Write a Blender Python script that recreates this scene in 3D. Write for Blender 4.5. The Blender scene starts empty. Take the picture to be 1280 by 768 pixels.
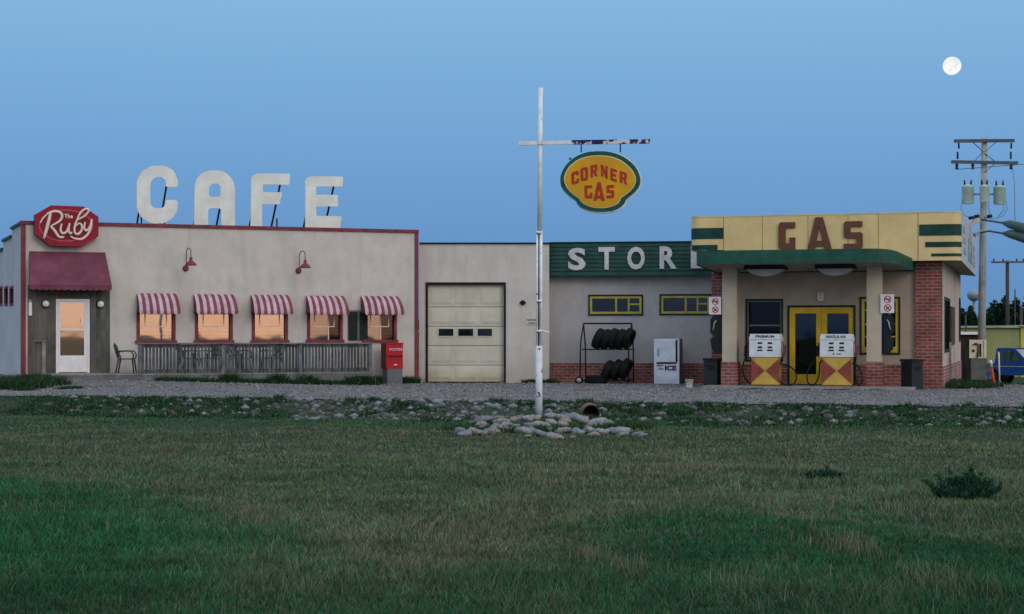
import bpy, math, random
import numpy as np
from mathutils import Vector, Matrix, noise
from mathutils.geometry import tessellate_polygon
random.seed(7); rng = np.random.default_rng(7)
scene = bpy.context.scene
COL = scene.collection
R = math.radians

# ------------------------------------------------------------------ camera model
FOC, EYE, HOR = 2200.0, 1.5, 420.0      # focal length in 1280-px units, eye height, horizon row

def at(px, py, Y):
    return Vector(((px - 640) / FOC * Y, Y, EYE + (HOR - py) / FOC * Y))

class Frame:
    """A facade: origin on the ground, x to the right along it, y into the building."""
    def __init__(s, X, Y, deg):
        s.X, s.Y, s.a = X, Y, R(deg)
        s.ux = (math.cos(s.a), math.sin(s.a)); s.uy = (-math.sin(s.a), math.cos(s.a))
    def world(s, p):
        return Vector((s.X + p[0]*s.ux[0] + p[1]*s.uy[0], s.Y + p[0]*s.ux[1] + p[1]*s.uy[1], p[2]))
    def local(s, w):
        dx, dy = w[0]-s.X, w[1]-s.Y
        return (dx*s.ux[0]+dy*s.ux[1], dx*s.uy[0]+dy*s.uy[1], w[2])
    def hit(s, px, py, v=0.0):
        dx = (px-640)/FOC
        t = (v + s.X*s.uy[0] + s.Y*s.uy[1]) / (dx*s.uy[0] + s.uy[1])
        l = s.local((dx*t, t, EYE + (HOR-py)/FOC*t))
        return l[0], l[2]
    def hit_side(s, px, py, x=0.0):
        dx = (px-640)/FOC
        t = (x + s.X*s.ux[0] + s.Y*s.ux[1]) / (dx*s.ux[0] + s.ux[1])
        l = s.local((dx*t, t, EYE + (HOR-py)/FOC*t))
        return l[1], l[2]
    def rect(s, x0, y0, x1, y1, v=0.0):
        xm = (x0+x1)/2
        return s.hit(x0, y0, v)[0], s.hit(x1, y1, v)[0], s.hit(xm, y1, v)[1], s.hit(xm, y0, v)[1]
W = Frame(0, 0, 0)

# ------------------------------------------------------------------ ground shape
def sm(t):
    t = max(0.0, min(1.0, t)); return t*t*(3-2*t)
def edge(x): return 39.9 - 0.297*max(-16, min(16, x))
def lot_z(x): return 0.24*sm((-x-3)/10)
def gz(x, y):
    e = edge(x)
    lz = lot_z(x)*sm((y-e)/7) if y > e else 0.0
    low = -0.05 - 0.25*sm((y-13)/16)
    b = sm((e-y)/3.2)
    z = lz*(1-b) + low*b
    if y > 53 and x > 0: z += -0.85*sm((y-53)/15)*sm(x/10)
    return z
def gzn(x, y):
    a = min(1, max(0, (edge(x)-y)/2))
    m = .17*math.exp(-(((x-.62)/1.15)**2+((y-34.2)/.9)**2)) if abs(y-34) < 4 else 0
    return gz(x, y) + m + a*0.05*(noise.noise(Vector((x*.35, y*.35, 0)))*1.6 + noise.noise(Vector((x*1.3, y*1.3, 3)))*.5)

# ------------------------------------------------------------------ materials
MATS = {}
def nd(nt, t, **kw):
    n = nt.nodes.new(t)
    for k, v in kw.items():
        if k in n.inputs: n.inputs[k].default_value = v
        else: setattr(n, k, v)
    return n
def pm(name, col, rough=.75, var=.18, scale=2.5, bump=0.0, bscale=40, metal=0.0, col2=None,
       stain=None, stain_amt=.5, stain_lo=0, stain_hi=1, streak=0.0, spec=.18, worn=None, worn_at=.62, worn_scale=9):
    if name in MATS: return MATS[name]
    m = bpy.data.materials.new(name); m.use_nodes = True; nt = m.node_tree; L = nt.links
    b = nt.nodes['Principled BSDF']; b.inputs['Roughness'].default_value = rough
    b.inputs['Metallic'].default_value = metal; b.inputs['Specular IOR Level'].default_value = spec
    tc = nd(nt, 'ShaderNodeTexCoord')
    n1 = nd(nt, 'ShaderNodeTexNoise', Scale=scale, Detail=6.0, Roughness=.65)
    L.new(tc.outputs['Object'], n1.inputs['Vector'])
    mix = nd(nt, 'ShaderNodeMix', data_type='RGBA')
    c2 = col2 if col2 else tuple(c*(1-var*1.6) for c in col)
    c1 = tuple(min(1, c*(1+var*.7)) for c in col)
    mr = nd(nt, 'ShaderNodeMapRange'); mr.inputs[1].default_value = .32; mr.inputs[2].default_value = .68
    L.new(n1.outputs['Fac'], mr.inputs[0]); L.new(mr.outputs[0], mix.inputs['Factor'])
    mix.inputs[6].default_value = (*c2, 1); mix.inputs[7].default_value = (*c1, 1)
    out = mix.outputs[2]
    if streak > 0:
        mp = nd(nt, 'ShaderNodeMapping'); mp.inputs['Scale'].default_value = (3.2, 3.2, .7)
        ns = nd(nt, 'ShaderNodeTexNoise', Scale=1.0, Detail=5.0)
        L.new(tc.outputs['Object'], mp.inputs[0]); L.new(mp.outputs[0], ns.inputs['Vector'])
        r2 = nd(nt, 'ShaderNodeMapRange'); r2.inputs[1].default_value = .5; r2.inputs[2].default_value = .75
        r2.inputs[3].default_value = 0; r2.inputs[4].default_value = streak
        L.new(ns.outputs['Fac'], r2.inputs[0])
        mx = nd(nt, 'ShaderNodeMix', data_type='RGBA'); L.new(r2.outputs[0], mx.inputs['Factor'])
        L.new(out, mx.inputs[6]); mx.inputs[7].default_value = (*[c*.55 for c in col], 1); out = mx.outputs[2]
    if stain:
        sx = nd(nt, 'ShaderNodeSeparateXYZ'); L.new(tc.outputs['Object'], sx.inputs[0])
        ad = nd(nt, 'ShaderNodeMath', operation='MULTIPLY_ADD'); ad.inputs[1].default_value = .7
        L.new(n1.outputs['Fac'], ad.inputs[0]); L.new(sx.outputs['Z'], ad.inputs[2])
        r3 = nd(nt, 'ShaderNodeMapRange'); r3.inputs[1].default_value = stain_lo+.35; r3.inputs[2].default_value = stain_hi+.35
        r3.inputs[3].default_value = stain_amt; r3.inputs[4].default_value = 0
        L.new(ad.outputs[0], r3.inputs[0])
        mx = nd(nt, 'ShaderNodeMix', data_type='RGBA'); L.new(r3.outputs[0], mx.inputs['Factor'])
        L.new(out, mx.inputs[6]); mx.inputs[7].default_value = (*stain, 1); out = mx.outputs[2]
    if worn:
        nw = nd(nt, 'ShaderNodeTexNoise', Scale=worn_scale, Detail=4.0); L.new(tc.outputs['Object'], nw.inputs['Vector'])
        r4 = nd(nt, 'ShaderNodeMapRange'); r4.inputs[1].default_value = worn_at; r4.inputs[2].default_value = worn_at+.04
        L.new(nw.outputs['Fac'], r4.inputs[0])
        mx = nd(nt, 'ShaderNodeMix', data_type='RGBA'); L.new(r4.outputs[0], mx.inputs['Factor'])
        L.new(out, mx.inputs[6]); mx.inputs[7].default_value = (*worn, 1); out = mx.outputs[2]
    L.new(out, b.inputs['Base Color'])
    if bump > 0:
        nb = nd(nt, 'ShaderNodeTexNoise', Scale=bscale, Detail=4.0); L.new(tc.outputs['Object'], nb.inputs['Vector'])
        bp = nd(nt, 'ShaderNodeBump', Strength=bump, Distance=.03); L.new(nb.outputs['Fac'], bp.inputs['Height'])
        L.new(bp.outputs[0], b.inputs['Normal'])
    MATS[name] = m; return m

def glass(name, tint=(.9,.95,1), refl=.45, rough=.015, wav=.0):
    if name in MATS: return MATS[name]
    m = bpy.data.materials.new(name); m.use_nodes = True; nt = m.node_tree; L = nt.links
    nt.nodes.remove(nt.nodes['Principled BSDF']); o = nt.nodes['Material Output']
    t = nd(nt, 'ShaderNodeBsdfTransparent', Color=(*tint, 1)); g = nd(nt, 'ShaderNodeBsdfGlossy', Roughness=rough)
    mx = nd(nt, 'ShaderNodeMixShader'); mx.inputs[0].default_value = refl
    tc = nd(nt, 'ShaderNodeTexCoord'); n = nd(nt, 'ShaderNodeTexNoise', Scale=1.4, Detail=1.0)
    bp = nd(nt, 'ShaderNodeBump', Strength=.25, Distance=wav if wav else .006)
    L.new(tc.outputs['Object'], n.inputs['Vector']); L.new(n.outputs['Fac'], bp.inputs['Height']); L.new(bp.outputs[0], g.inputs['Normal'])
    L.new(t.outputs[0], mx.inputs[1]); L.new(g.outputs[0], mx.inputs[2]); L.new(mx.outputs[0], o.inputs[0])
    MATS[name] = m; return m

def brick(name='red_brick', c1=(.30,.088,.068), c2=(.20,.06,.05), mortar=(.31,.235,.22)):
    if name in MATS: return MATS[name]
    m = bpy.data.materials.new(name); m.use_nodes = True; nt = m.node_tree; L = nt.links
    b = nt.nodes['Principled BSDF']; b.inputs['Roughness'].default_value = .85; b.inputs['Specular IOR Level'].default_value = .2
    tc = nd(nt, 'ShaderNodeTexCoord'); sx = nd(nt, 'ShaderNodeSeparateXYZ'); L.new(tc.outputs['Object'], sx.inputs[0])
    ad = nd(nt, 'ShaderNodeMath', operation='ADD'); L.new(sx.outputs[0], ad.inputs[0]); L.new(sx.outputs[1], ad.inputs[1])
    cb = nd(nt, 'ShaderNodeCombineXYZ'); L.new(ad.outputs[0], cb.inputs[0]); L.new(sx.outputs[2], cb.inputs[1])
    bt = nd(nt, 'ShaderNodeTexBrick', Scale=1.0); bt.offset = .5
    bt.inputs['Brick Width'].default_value = .27; bt.inputs['Row Height'].default_value = .095
    bt.inputs['Mortar Size'].default_value = .013; bt.inputs['Mortar Smooth'].default_value = .2
    bt.inputs['Color1'].default_value = (*c1, 1); bt.inputs['Color2'].default_value = (*c2, 1); bt.inputs['Mortar'].default_value = (*mortar, 1)
    L.new(cb.outputs[0], bt.inputs['Vector'])
    n1 = nd(nt, 'ShaderNodeTexNoise', Scale=1.7, Detail=5.0); L.new(tc.outputs['Object'], n1.inputs['Vector'])
    mr = nd(nt, 'ShaderNodeMapRange'); mr.inputs[1].default_value = .3; mr.inputs[2].default_value = .7
    mr.inputs[3].default_value = .6; mr.inputs[4].default_value = 1.15; L.new(n1.outputs['Fac'], mr.inputs[0])
    mx = nd(nt, 'ShaderNodeMix', data_type='RGBA', blend_type='MULTIPLY'); mx.inputs['Factor'].default_value = 1
    L.new(bt.outputs['Color'], mx.inputs[6]); L.new(mr.outputs[0], mx.inputs[7]); L.new(mx.outputs[2], b.inputs['Base Color'])
    bp = nd(nt, 'ShaderNodeBump', Strength=.6, Distance=.01); bp.invert = True
    L.new(bt.outputs['Fac'], bp.inputs['Height']); L.new(bp.outputs[0], b.inputs['Normal'])
    MATS[name] = m; return m

def vcol(name, rough=.8, trans=.25, bumpy=False):
    m = bpy.data.materials.new(name); m.use_nodes = True; nt = m.node_tree; L = nt.links
    b = nt.nodes['Principled BSDF']; b.inputs['Roughness'].default_value = rough; b.inputs['Specular IOR Level'].default_value = .08
    a = nd(nt, 'ShaderNodeAttribute', attribute_name='tint'); L.new(a.outputs['Color'], b.inputs['Base Color'])
    return m

stucco = pm('pale_stucco', (.56,.535,.50), .9, .08, 1.6, .4, 45, streak=.34, stain=(.33,.27,.22), stain_amt=.45, stain_lo=.1, stain_hi=1.1)
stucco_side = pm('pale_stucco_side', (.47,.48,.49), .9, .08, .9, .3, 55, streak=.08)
stucco_store = pm('grey_stucco', (.43,.415,.415), .9, .09, 1.4, .3, 55, streak=.25, stain=(.28,.25,.24), stain_amt=.3, stain_lo=.6, stain_hi=1.6)
stucco_gas = pm('tan_stucco', (.44,.37,.29), .9, .12, 1.0, .3, 55, streak=.18)
maroon = pm('maroon_paint', (.20,.045,.06), .6, .25, 3, .1)
maroon_cloth = pm('maroon_canvas', (.17,.055,.085), .85, .22, 1.6, .15, 70, streak=.25)
pink_cloth = pm('faded_pink_canvas', (.56,.40,.43), .85, .18, 3, streak=.2)
stripe_cloth = pm('faded_maroon_stripe', (.21,.07,.105), .85, .25, 3, streak=.3)
wood_dark = pm('weathered_board', (.12,.118,.105), .9, .35, 1.2, .4, 30, streak=.5, col2=(.06,.064,.06))
wood_grey = pm('grey_weathered_wood', (.15,.165,.175), .9, .3, 2.5, .3, 30, streak=.4)
wood_pale = pm('pale_bare_wood', (.28,.25,.22), .9, .3, 2.5, .3, 30)
white_paint = pm('white_paint', (.72,.73,.75), .5, .08, 4)
cream_paint = pm('cream_paint', (.58,.54,.44), .6, .1, 3)
dark_metal = pm('dark_metal', (.014,.014,.016), .55, .2, 6, spec=.15)
frame_green = pm('window_frame_dark_green', (.008,.026,.022), .6, .2, 3)
black_rubber = pm('black_rubber', (.012,.012,.014), .8, .3, 8, .2)
dark_green = pm('dark_green_paint', (.012,.055,.045), .5, .25, 3)
mid_green = pm('green_paint', (.018,.088,.062), .5, .25, 2.2, streak=.3)
yellow = pm('pale_yellow_panel', (.68,.53,.25), .55, .10, 1.0, streak=.22)
deep_yellow = pm('mustard_yellow_paint', (.66,.42,.025), .5, .12, 3)
win_yellow = pm('window_yellow_paint', (.50,.40,.07), .55, .15, 4)
brown_letter = pm('brown_letter_paint', (.14,.055,.038), .55, .15, 4)
red_letter = pm('red_letter_paint', (.40,.035,.02), .55, .15, 6)
redbrick = brick()
concrete = pm('worn_concrete', (.27,.265,.26), .9, .25, 3, .3, 40)
roofing = pm('flat_roofing', (.10,.10,.10), .95, .2, 2)
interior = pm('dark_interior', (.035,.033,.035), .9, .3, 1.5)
curtain = pm('warm_curtain', (.50,.26,.12), .9, .12, 2)
curtain_pale = pm('pale_inner_frame', (.82,.70,.55), .8, .1, 2)
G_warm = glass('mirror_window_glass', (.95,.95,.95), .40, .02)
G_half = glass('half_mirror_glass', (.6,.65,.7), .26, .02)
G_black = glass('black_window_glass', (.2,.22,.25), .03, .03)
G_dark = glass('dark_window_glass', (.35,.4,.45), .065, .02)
galv = pm('galvanised_grey', (.36,.38,.38), .5, .15, 3, metal=.3)
trans_green = pm('transformer_grey_green', (.38,.50,.46), .5, .12, 3)
pole_wood = pm('utility_pole_wood', (.36,.39,.37), .9, .25, 2, streak=.4)

# ------------------------------------------------------------------ mesh builder
ORIG = {}
class MB:
    def __init__(s, fr=W): s.fr = fr; s.v = []; s.f = []; s.m = []; s.s = []
    def face(s, pts, m=0, sm_=False):
        i = len(s.v); s.v += [tuple(p) for p in pts]; s.f.append(tuple(range(i, i+len(pts)))); s.m.append(m); s.s.append(sm_)
    def box(s, x0, x1, y0, y1, z0, z1, m=0):
        if x1 < x0: x0, x1 = x1, x0
        if y1 < y0: y0, y1 = y1, y0
        if z1 < z0: z0, z1 = z1, z0
        i = len(s.v); s.v += [(x, y, z) for z in (z0, z1) for y in (y0, y1) for x in (x0, x1)]
        for q in ((0,2,3,1),(4,5,7,6),(0,1,5,4),(2,6,7,3),(0,4,6,2),(1,3,7,5)):
            s.f.append(tuple(i+k for k in q)); s.m.append(m); s.s.append(False)
        return s
    def bar(s, a, b, w, h=None, m=0):
        h = h or w; a = Vector(a); b = Vector(b); d = (b-a).normalized()
        up = Vector((0,0,1)) if abs(d.z) < .95 else Vector((0,1,0))
        sx = d.cross(up).normalized(); sy = sx.cross(d).normalized(); i = len(s.v)
        for p in (a, b):
            for q in ((-1,-1),(1,-1),(1,1),(-1,1)): s.v.append(tuple(p + sx*q[0]*w/2 + sy*q[1]*h/2))
        for q in ((0,1,2,3),(7,6,5,4),(0,4,5,1),(1,5,6,2),(2,6,7,3),(3,7,4,0)):
            s.f.append(tuple(i+k for k in q)); s.m.append(m); s.s.append(False)
        return s
    def tube(s, pts, r, n=8, m=0, cap=True):
        pts = [Vector(p) for p in pts]; rs = r if isinstance(r, (list, tuple)) else [r]*len(pts)
        base = len(s.v); ref = None
        for k, p in enumerate(pts):
            d = (pts[min(k+1, len(pts)-1)] - pts[max(k-1, 0)]).normalized()
            if ref is None: ref = Vector((0,0,1)) if abs(d.z) < .9 else Vector((1,0,0))
            sx = d.cross(ref); 
            if sx.length < 1e-4: sx = d.cross(Vector((0,1,0)))
            sx.normalize(); ref = sx.cross(d).normalized()
            for j in range(n):
                a = 2*math.pi*j/n; s.v.append(tuple(p + (sx*math.cos(a) + ref*math.sin(a))*rs[k]))
        for k in range(len(pts)-1):
            for j in range(n):
                a = base+k*n+j; b = base+k*n+(j+1)%n
                s.f.append((a, b, b+n, a+n)); s.m.append(m); s.s.append(True)
        if cap:
            s.f.append(tuple(base+j for j in range(n-1, -1, -1))); s.m.append(m); s.s.append(False)
            s.f.append(tuple(base+(len(pts)-1)*n+j for j in range(n))); s.m.append(m); s.s.append(False)
        return s
    def lathe(s, c, prof, n=16, m=0, axis='z'):
        c = Vector(c); base = len(s.v)
        for r, h in prof:
            for j in range(n):
                a = 2*math.pi*j/n; x, y = r*math.cos(a), r*math.sin(a)
                o = {'z': (x, y, h), 'y': (x, h, y), 'x': (h, x, y)}[axis]; s.v.append(tuple(c+Vector(o)))
        for k in range(len(prof)-1):
            for j in range(n):
                a = base+k*n+j; b = base+k*n+(j+1)%n
                s.f.append((a, b, b+n, a+n)); s.m.append(m); s.s.append(True)
        s.f.append(tuple(base+j for j in range(n))); s.m.append(m); s.s.append(False)
        s.f.append(tuple(base+(len(prof)-1)*n+j for j in range(n))); s.m.append(m); s.s.append(False)
        return s
    def ball(s, c, r, n=16, m=0, sq=(1,1,1)):
        prof = [(max(1e-4, r*math.sin(math.pi*k/(n//2))), -r*math.cos(math.pi*k/(n//2))) for k in range(n//2+1)]
        b = len(s.v); s.lathe((0,0,0), prof, n, m)
        for i in range(b, len(s.v)):
            p = s.v[i]; s.v[i] = (c[0]+p[0]*sq[0], c[1]+p[1]*sq[1], c[2]+p[2]*sq[2])
        return s
    def plate(s, loops, y0, y1, m=0, mside=None):
        """loops of (x,z), first outer, then holes; front at y0, back at y1"""
        if mside is None: mside = m
        flat = [p for l in loops for p in l]
        tris = tessellate_polygon([[Vector((p[0], p[1], 0)) for p in l] for l in loops])
        i = len(s.v); n = len(flat)
        s.v += [(p[0], y0, p[1]) for p in flat] + [(p[0], y1, p[1]) for p in flat]
        for t in tris:
            s.f.append(tuple(i+k for k in t)); s.m.append(m); s.s.append(False)
            s.f.append(tuple(i+n+k for k in reversed(t))); s.m.append(mside); s.s.append(False)
        o = 0
        for l in loops:
            for k in range(len(l)):
                a, b = i+o+k, i+o+(k+1) % len(l)
                s.f.append((a, b, b+n, a+n)); s.m.append(mside); s.s.append(False)
            o += len(l)
        return s
    def wall(s, x0, x1, z0, z1, y, holes, d=.18, m=0):
        """front sheet with rectangular openings (x0,x1,z0,z1) and their reveals"""
        xs = sorted({x0, x1, *[h[0] for h in holes], *[h[1] for h in holes]}); zs = sorted({z0, z1, *[h[2] for h in holes], *[h[3] for h in holes]})
        for a, b in zip(xs, xs[1:]):
            for c, e in zip(zs, zs[1:]):
                mx, mz = (a+b)/2, (c+e)/2
                if not any(h[0] < mx < h[1] and h[2] < mz < h[3] for h in holes):
                    s.face([(a,y,c),(b,y,c),(b,y,e),(a,y,e)], m)
        for h in holes:
            a, b, c, e = h
            s.face([(a,y,c),(a,y+d,c),(a,y+d,e),(a,y,e)], m); s.face([(b,y,c),(b,y,e),(b,y+d,e),(b,y+d,c)], m)
            s.face([(a,y,e),(a,y+d,e),(b,y+d,e),(b,y,e)], m); s.face([(a,y,c),(b,y,c),(b,y+d,c),(a,y+d,c)], m)
        return s
    def build(s, name, mats, parent=None, origin=None, label=None):
        if not isinstance(mats, (list, tuple)): mats = [mats]
        me = bpy.data.meshes.new(name)
        o = bpy.data.objects.new(name, me); COL.objects.link(o)
        if parent is not None:
            og = ORIG[parent.name]; o.parent = parent
        else:
            og = origin if origin else (0,0,0); o.location = s.fr.world(og); o.rotation_euler = (0,0,s.fr.a)
        ORIG[o.name] = og
        me.from_pydata([(p[0]-og[0], p[1]-og[1], p[2]-og[2]) for p in s.v], [], s.f)
        for mt in mats: me.materials.append(mt)
        me.polygons.foreach_set('material_index', s.m); me.polygons.foreach_set('use_smooth', s.s)
        me.update()
        if label: o['label'] = label
        return o

def tag(o, label=None, cat=None, group=None, kind=None):
    if label: o['label'] = label
    if cat: o['category'] = cat
    if group: o['group'] = group
    if kind: o['kind'] = kind
    return o
def thing(name, label, cat, fr, og, group=None):
    o = bpy.data.objects.new(name, None); COL.objects.link(o); o.empty_display_size = .2
    o.location = fr.world(og); o.rotation_euler = (0,0,fr.a); ORIG[o.name] = tuple(og)
    return tag(o, label, cat, group)
def copy_tree(o, parent=None):
    c = o.copy(); COL.objects.link(c); c.parent = parent; ORIG[c.name] = ORIG.get(o.name, (0,0,0))
    for ch in list(o.children): copy_tree(ch, c)
    return c

_dg = [None]
def text_geo(txt, bold=.0, spacing=1.0):
    cu = bpy.data.curves.new('tmp_text', 'FONT'); cu.body = txt; cu.offset = bold; cu.space_character = spacing; cu.resolution_u = 3
    ob = bpy.data.objects.new('tmp_text', cu); COL.objects.link(ob)
    bpy.context.view_layer.update()
    me = bpy.data.meshes.new_from_object(ob.evaluated_get(bpy.context.evaluated_depsgraph_get()))
    vs = [tuple(v.co) for v in me.vertices]; fs = [tuple(p.vertices) for p in me.polygons]
    bpy.data.objects.remove(ob); bpy.data.curves.remove(cu); bpy.data.meshes.remove(me)
    return vs, fs
def put_text(mb, txt, rect, y, bold=.0, m=0, thick=0.0):
    vs, fs = text_geo(txt, bold)
    xs = [v[0] for v in vs]; ys = [v[1] for v in vs]; ax, bx, ay, by = min(xs), max(xs), min(ys), max(ys)
    x0, x1, z0, z1 = rect; i = len(mb.v)
    q = [(x0+(v[0]-ax)/(bx-ax)*(x1-x0), y, z0+(v[1]-ay)/(by-ay)*(z1-z0)) for v in vs]
    mb.v += q
    for f in fs: mb.f.append(tuple(i+k for k in f)); mb.m.append(m); mb.s.append(False)
    if thick:
        from collections import Counter
        ec = Counter(tuple(sorted(e)) for f in fs for e in zip(f, f[1:]+f[:1]))
        for (a, b), c in ec.items():
            if c == 1: mb.face([q[a], q[b], (q[b][0], y+thick, q[b][2]), (q[a][0], y+thick, q[a][2])], m)
GL = {
 'G': [[(0,.1),(.08,0),(1,0),(1,.42),(.68,.42),(.68,.2),(.34,.2),(.34,.8),(1,.8),(1,1),(.08,1),(0,.92)]],
 'A': [[(0,0),(.38,1),(.62,1),(1,0),(.72,0),(.67,.12),(.33,.12),(.28,0)], [(.39,.28),(.61,.28),(.5,.68)]],
 'S': [[(0,0),(.92,0),(1,.08),(1,.52),(.92,.6),(.34,.6),(.34,.8),(1,.8),(1,1),(.08,1),(0,.92),(0,.48),(.08,.4),(.66,.4),(.66,.2),(0,.2)]],
 'C': [[(.15,0),(.85,0),(1,.12),(1,.36),(.66,.36),(.66,.2),(.34,.2),(.34,.8),(.66,.8),(.66,.66),(1,.66),(1,.88),(.85,1),(.15,1),(0,.88),(0,.12)]],
 'O': [[(.15,0),(.85,0),(1,.12),(1,.88),(.85,1),(.15,1),(0,.88),(0,.12)], [(.36,.2),(.64,.2),(.64,.8),(.36,.8)]],
 'R': [[(0,0),(.34,0),(.34,.38),(.45,.38),(.66,0),(1,0),(.78,.42),(.95,.52),(.95,.9),(.82,1),(0,1)], [(.34,.56),(.62,.56),(.62,.82),(.34,.82)]],
 'N': [[(0,0),(.3,0),(.3,.55),(.68,0),(1,0),(1,1),(.7,1),(.7,.45),(.32,1),(0,1)]],
 'E': [[(0,0),(1,0),(1,.2),(.36,.2),(.36,.4),(.88,.4),(.88,.6),(.36,.6),(.36,.8),(1,.8),(1,1),(0,1)]],
}
def glyph(ch, quad):
    """map a unit glyph into the quad tl,tr,br,bl"""
    tl, tr, br, bl = [Vector(q) for q in quad]
    return [[tuple((bl*(1-u)+br*u)*(1-v) + (tl*(1-u)+tr*u)*v) for u, v in l] for l in GL[ch]]

# ================================================================== WORLD, LIGHT, CAMERA
SUN_AZ = R(35)                      # afterglow behind the camera, to the right
sdir = Vector((math.sin(SUN_AZ), -math.cos(SUN_AZ), 0))
w = bpy.data.worlds.new('World'); scene.world = w; w.use_nodes = True; nt = w.node_tree; L = nt.links
bg = nt.nodes['Background']
tc = nd(nt, 'ShaderNodeTexCoord'); sx = nd(nt, 'ShaderNodeSeparateXYZ'); L.new(tc.outputs['Generated'], sx.inputs[0])
ramp = nd(nt, 'ShaderNodeValToRGB'); L.new(sx.outputs['Z'], ramp.inputs[0]); cr = ramp.color_ramp
cr.elements[0].position = 0.0; cr.elements[0].color = (.122,.262,.505,1)
cr.elements[1].position = 1.0; cr.elements[1].color = (.80,.94,1.12,1)
for p, c in ((.045,(.130,.290,.560,1)), (.11,(.170,.370,.655,1)), (.19,(.232,.468,.745,1)), (.26,(.42,.60,.86,1)), (.4,(.72,.88,1.08,1))):
    e = cr.elements.new(p); e.color = c
dt = nd(nt, 'ShaderNodeVectorMath', operation='DOT_PRODUCT'); L.new(tc.outputs['Generated'], dt.inputs[0]); dt.inputs[1].default_value = sdir
def mth(op, a, b=None):
    n = nd(nt, 'ShaderNodeMath', operation=op)
    for k, x in enumerate((a, b)):
        if x is None: continue
        if isinstance(x, (int, float)): n.inputs[k].default_value = x
        else: L.new(x, n.inputs[k])
    return n.outputs[0]
az = mth('POWER', mth('MAXIMUM', dt.outputs['Value'], 0.0), 12.0)
zz = mth('MAXIMUM', sx.outputs['Z'], 0.0)
low = mth('POWER', 2.718, mth('MULTIPLY', zz, -9.0))
gl = mth('MULTIPLY', az, low)
wide = mth('MULTIPLY', mth('POWER', mth('MAXIMUM', mth('ADD', mth('MULTIPLY', dt.outputs['Value'], .5), .5), 0.0), 3.0), mth('MULTIPLY', mth('POWER', 2.718, mth('MULTIPLY', zz, -2.0)), mth('SUBTRACT', 1.0, mth('POWER', 2.718, mth('MULTIPLY', zz, -14.0)))))
def addc(fac, col, prev):
    n = nd(nt, 'ShaderNodeVectorMath', operation='MULTIPLY_ADD')
    cb = nd(nt, 'ShaderNodeCombineXYZ'); L.new(fac, cb.inputs[0]); L.new(fac, cb.inputs[1]); L.new(fac, cb.inputs[2])
    L.new(cb.outputs[0], n.inputs[0]); n.inputs[1].default_value = col; L.new(prev, n.inputs[2]); return n.outputs[0]
c = addc(gl, (1.25,.47,-.08), ramp.outputs[0])
c = addc(wide, (1.05,.72,.38), c)
sky = nd(nt, 'ShaderNodeTexSky', sky_type='NISHITA'); sky.sun_disc = False; sky.sun_elevation = R(1.5); sky.sun_rotation = math.pi - SUN_AZ
sc_ = nd(nt, 'ShaderNodeVectorMath', operation='MULTIPLY_ADD'); L.new(sky.outputs[0], sc_.inputs[0]); sc_.inputs[1].default_value = (.0004,.0004,.0004); L.new(c, sc_.inputs[2])
L.new(sc_.outputs[0], bg.inputs['Color']); bg.inputs['Strength'].default_value = 1.0

sl = bpy.data.lights.new('afterglow_sun', 'SUN'); sl.energy = .72; sl.angle = R(26); sl.color = (1,.80,.66)
so = bpy.data.objects.new('afterglow_sun', sl); COL.objects.link(so)
so.rotation_euler = (-(Vector((sdir.x, sdir.y, math.tan(R(25)))))).to_track_quat('-Z', 'Y').to_euler()

cam = bpy.data.cameras.new('camera'); co = bpy.data.objects.new('camera', cam); COL.objects.link(co); scene.camera = co
co.location = (0,0,EYE); co.rotation_euler = (R(90),0,0); cam.sensor_width = 36; cam.lens = FOC/1280*36; cam.shift_y = (HOR-384)/1280
cam.clip_end = 500000
scene.view_settings.view_transform = 'Standard'; scene.view_settings.look = 'None'; scene.view_settings.exposure = 0

# moon: the real angle, far away
mm = bpy.data.materials.new('moon_surface'); mm.use_nodes = True; n2 = mm.node_tree
n2.nodes.remove(n2.nodes['Principled BSDF'])
em = nd(n2, 'ShaderNodeEmission', Strength=1.0); tx = nd(n2, 'ShaderNodeTexNoise', Scale=2.2, Detail=4.0); tc2 = nd(n2, 'ShaderNodeTexCoord')
r_ = nd(n2, 'ShaderNodeValToRGB'); r_.color_ramp.elements[0].position = .38; r_.color_ramp.elements[0].color = (.80,.84,.86,1); r_.color_ramp.elements[1].position = .55; r_.color_ramp.elements[1].color = (1,.98,.93,1)
n2.links.new(tc2.outputs['Generated'], tx.inputs['Vector']); n2.links.new(tx.outputs['Fac'], r_.inputs[0]); n2.links.new(r_.outputs[0], em.inputs['Color']); n2.links.new(em.outputs[0], n2.nodes['Material Output'].inputs[0])
mp_ = at(1190, 82.5, 20000)
tag(MB().ball(mp_, 11.3/FOC*20000, 32).build('moon', mm, origin=tuple(mp_)), 'white full moon hanging in the blue evening sky', 'moon')

# ================================================================== GROUND
def grid_mesh(name, xs, ys, zf, mat, keep=None):
    me = bpy.data.meshes.new(name); nx, ny = len(xs), len(ys)
    vs = [(x, y, zf(x, y)) for y in ys for x in xs]; fs = []
    for j in range(ny-1):
        for i in range(nx-1):
            a = j*nx+i
            if keep is None or keep((xs[i]+xs[i+1])/2, (ys[j]+ys[j+1])/2): fs.append((a, a+1, a+nx+1, a+nx))
    me.from_pydata(vs, [], fs); me.materials.append(mat)
    for p in me.polygons: p.use_smooth = True
    o = bpy.data.objects.new(name, me); COL.objects.link(o); return o
gm = bpy.data.materials.new('lawn_soil'); gm.use_nodes = True; nt = gm.node_tree; L = nt.links
b = nt.nodes['Principled BSDF']; b.inputs['Roughness'].default_value = .95; b.inputs['Specular IOR Level'].default_value = .05
tc = nd(nt, 'ShaderNodeTexCoord'); n1 = nd(nt, 'ShaderNodeTexNoise', Scale=.35, Detail=8.0, Roughness=.7); L.new(tc.outputs['Object'], n1.inputs['Vector'])
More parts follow.
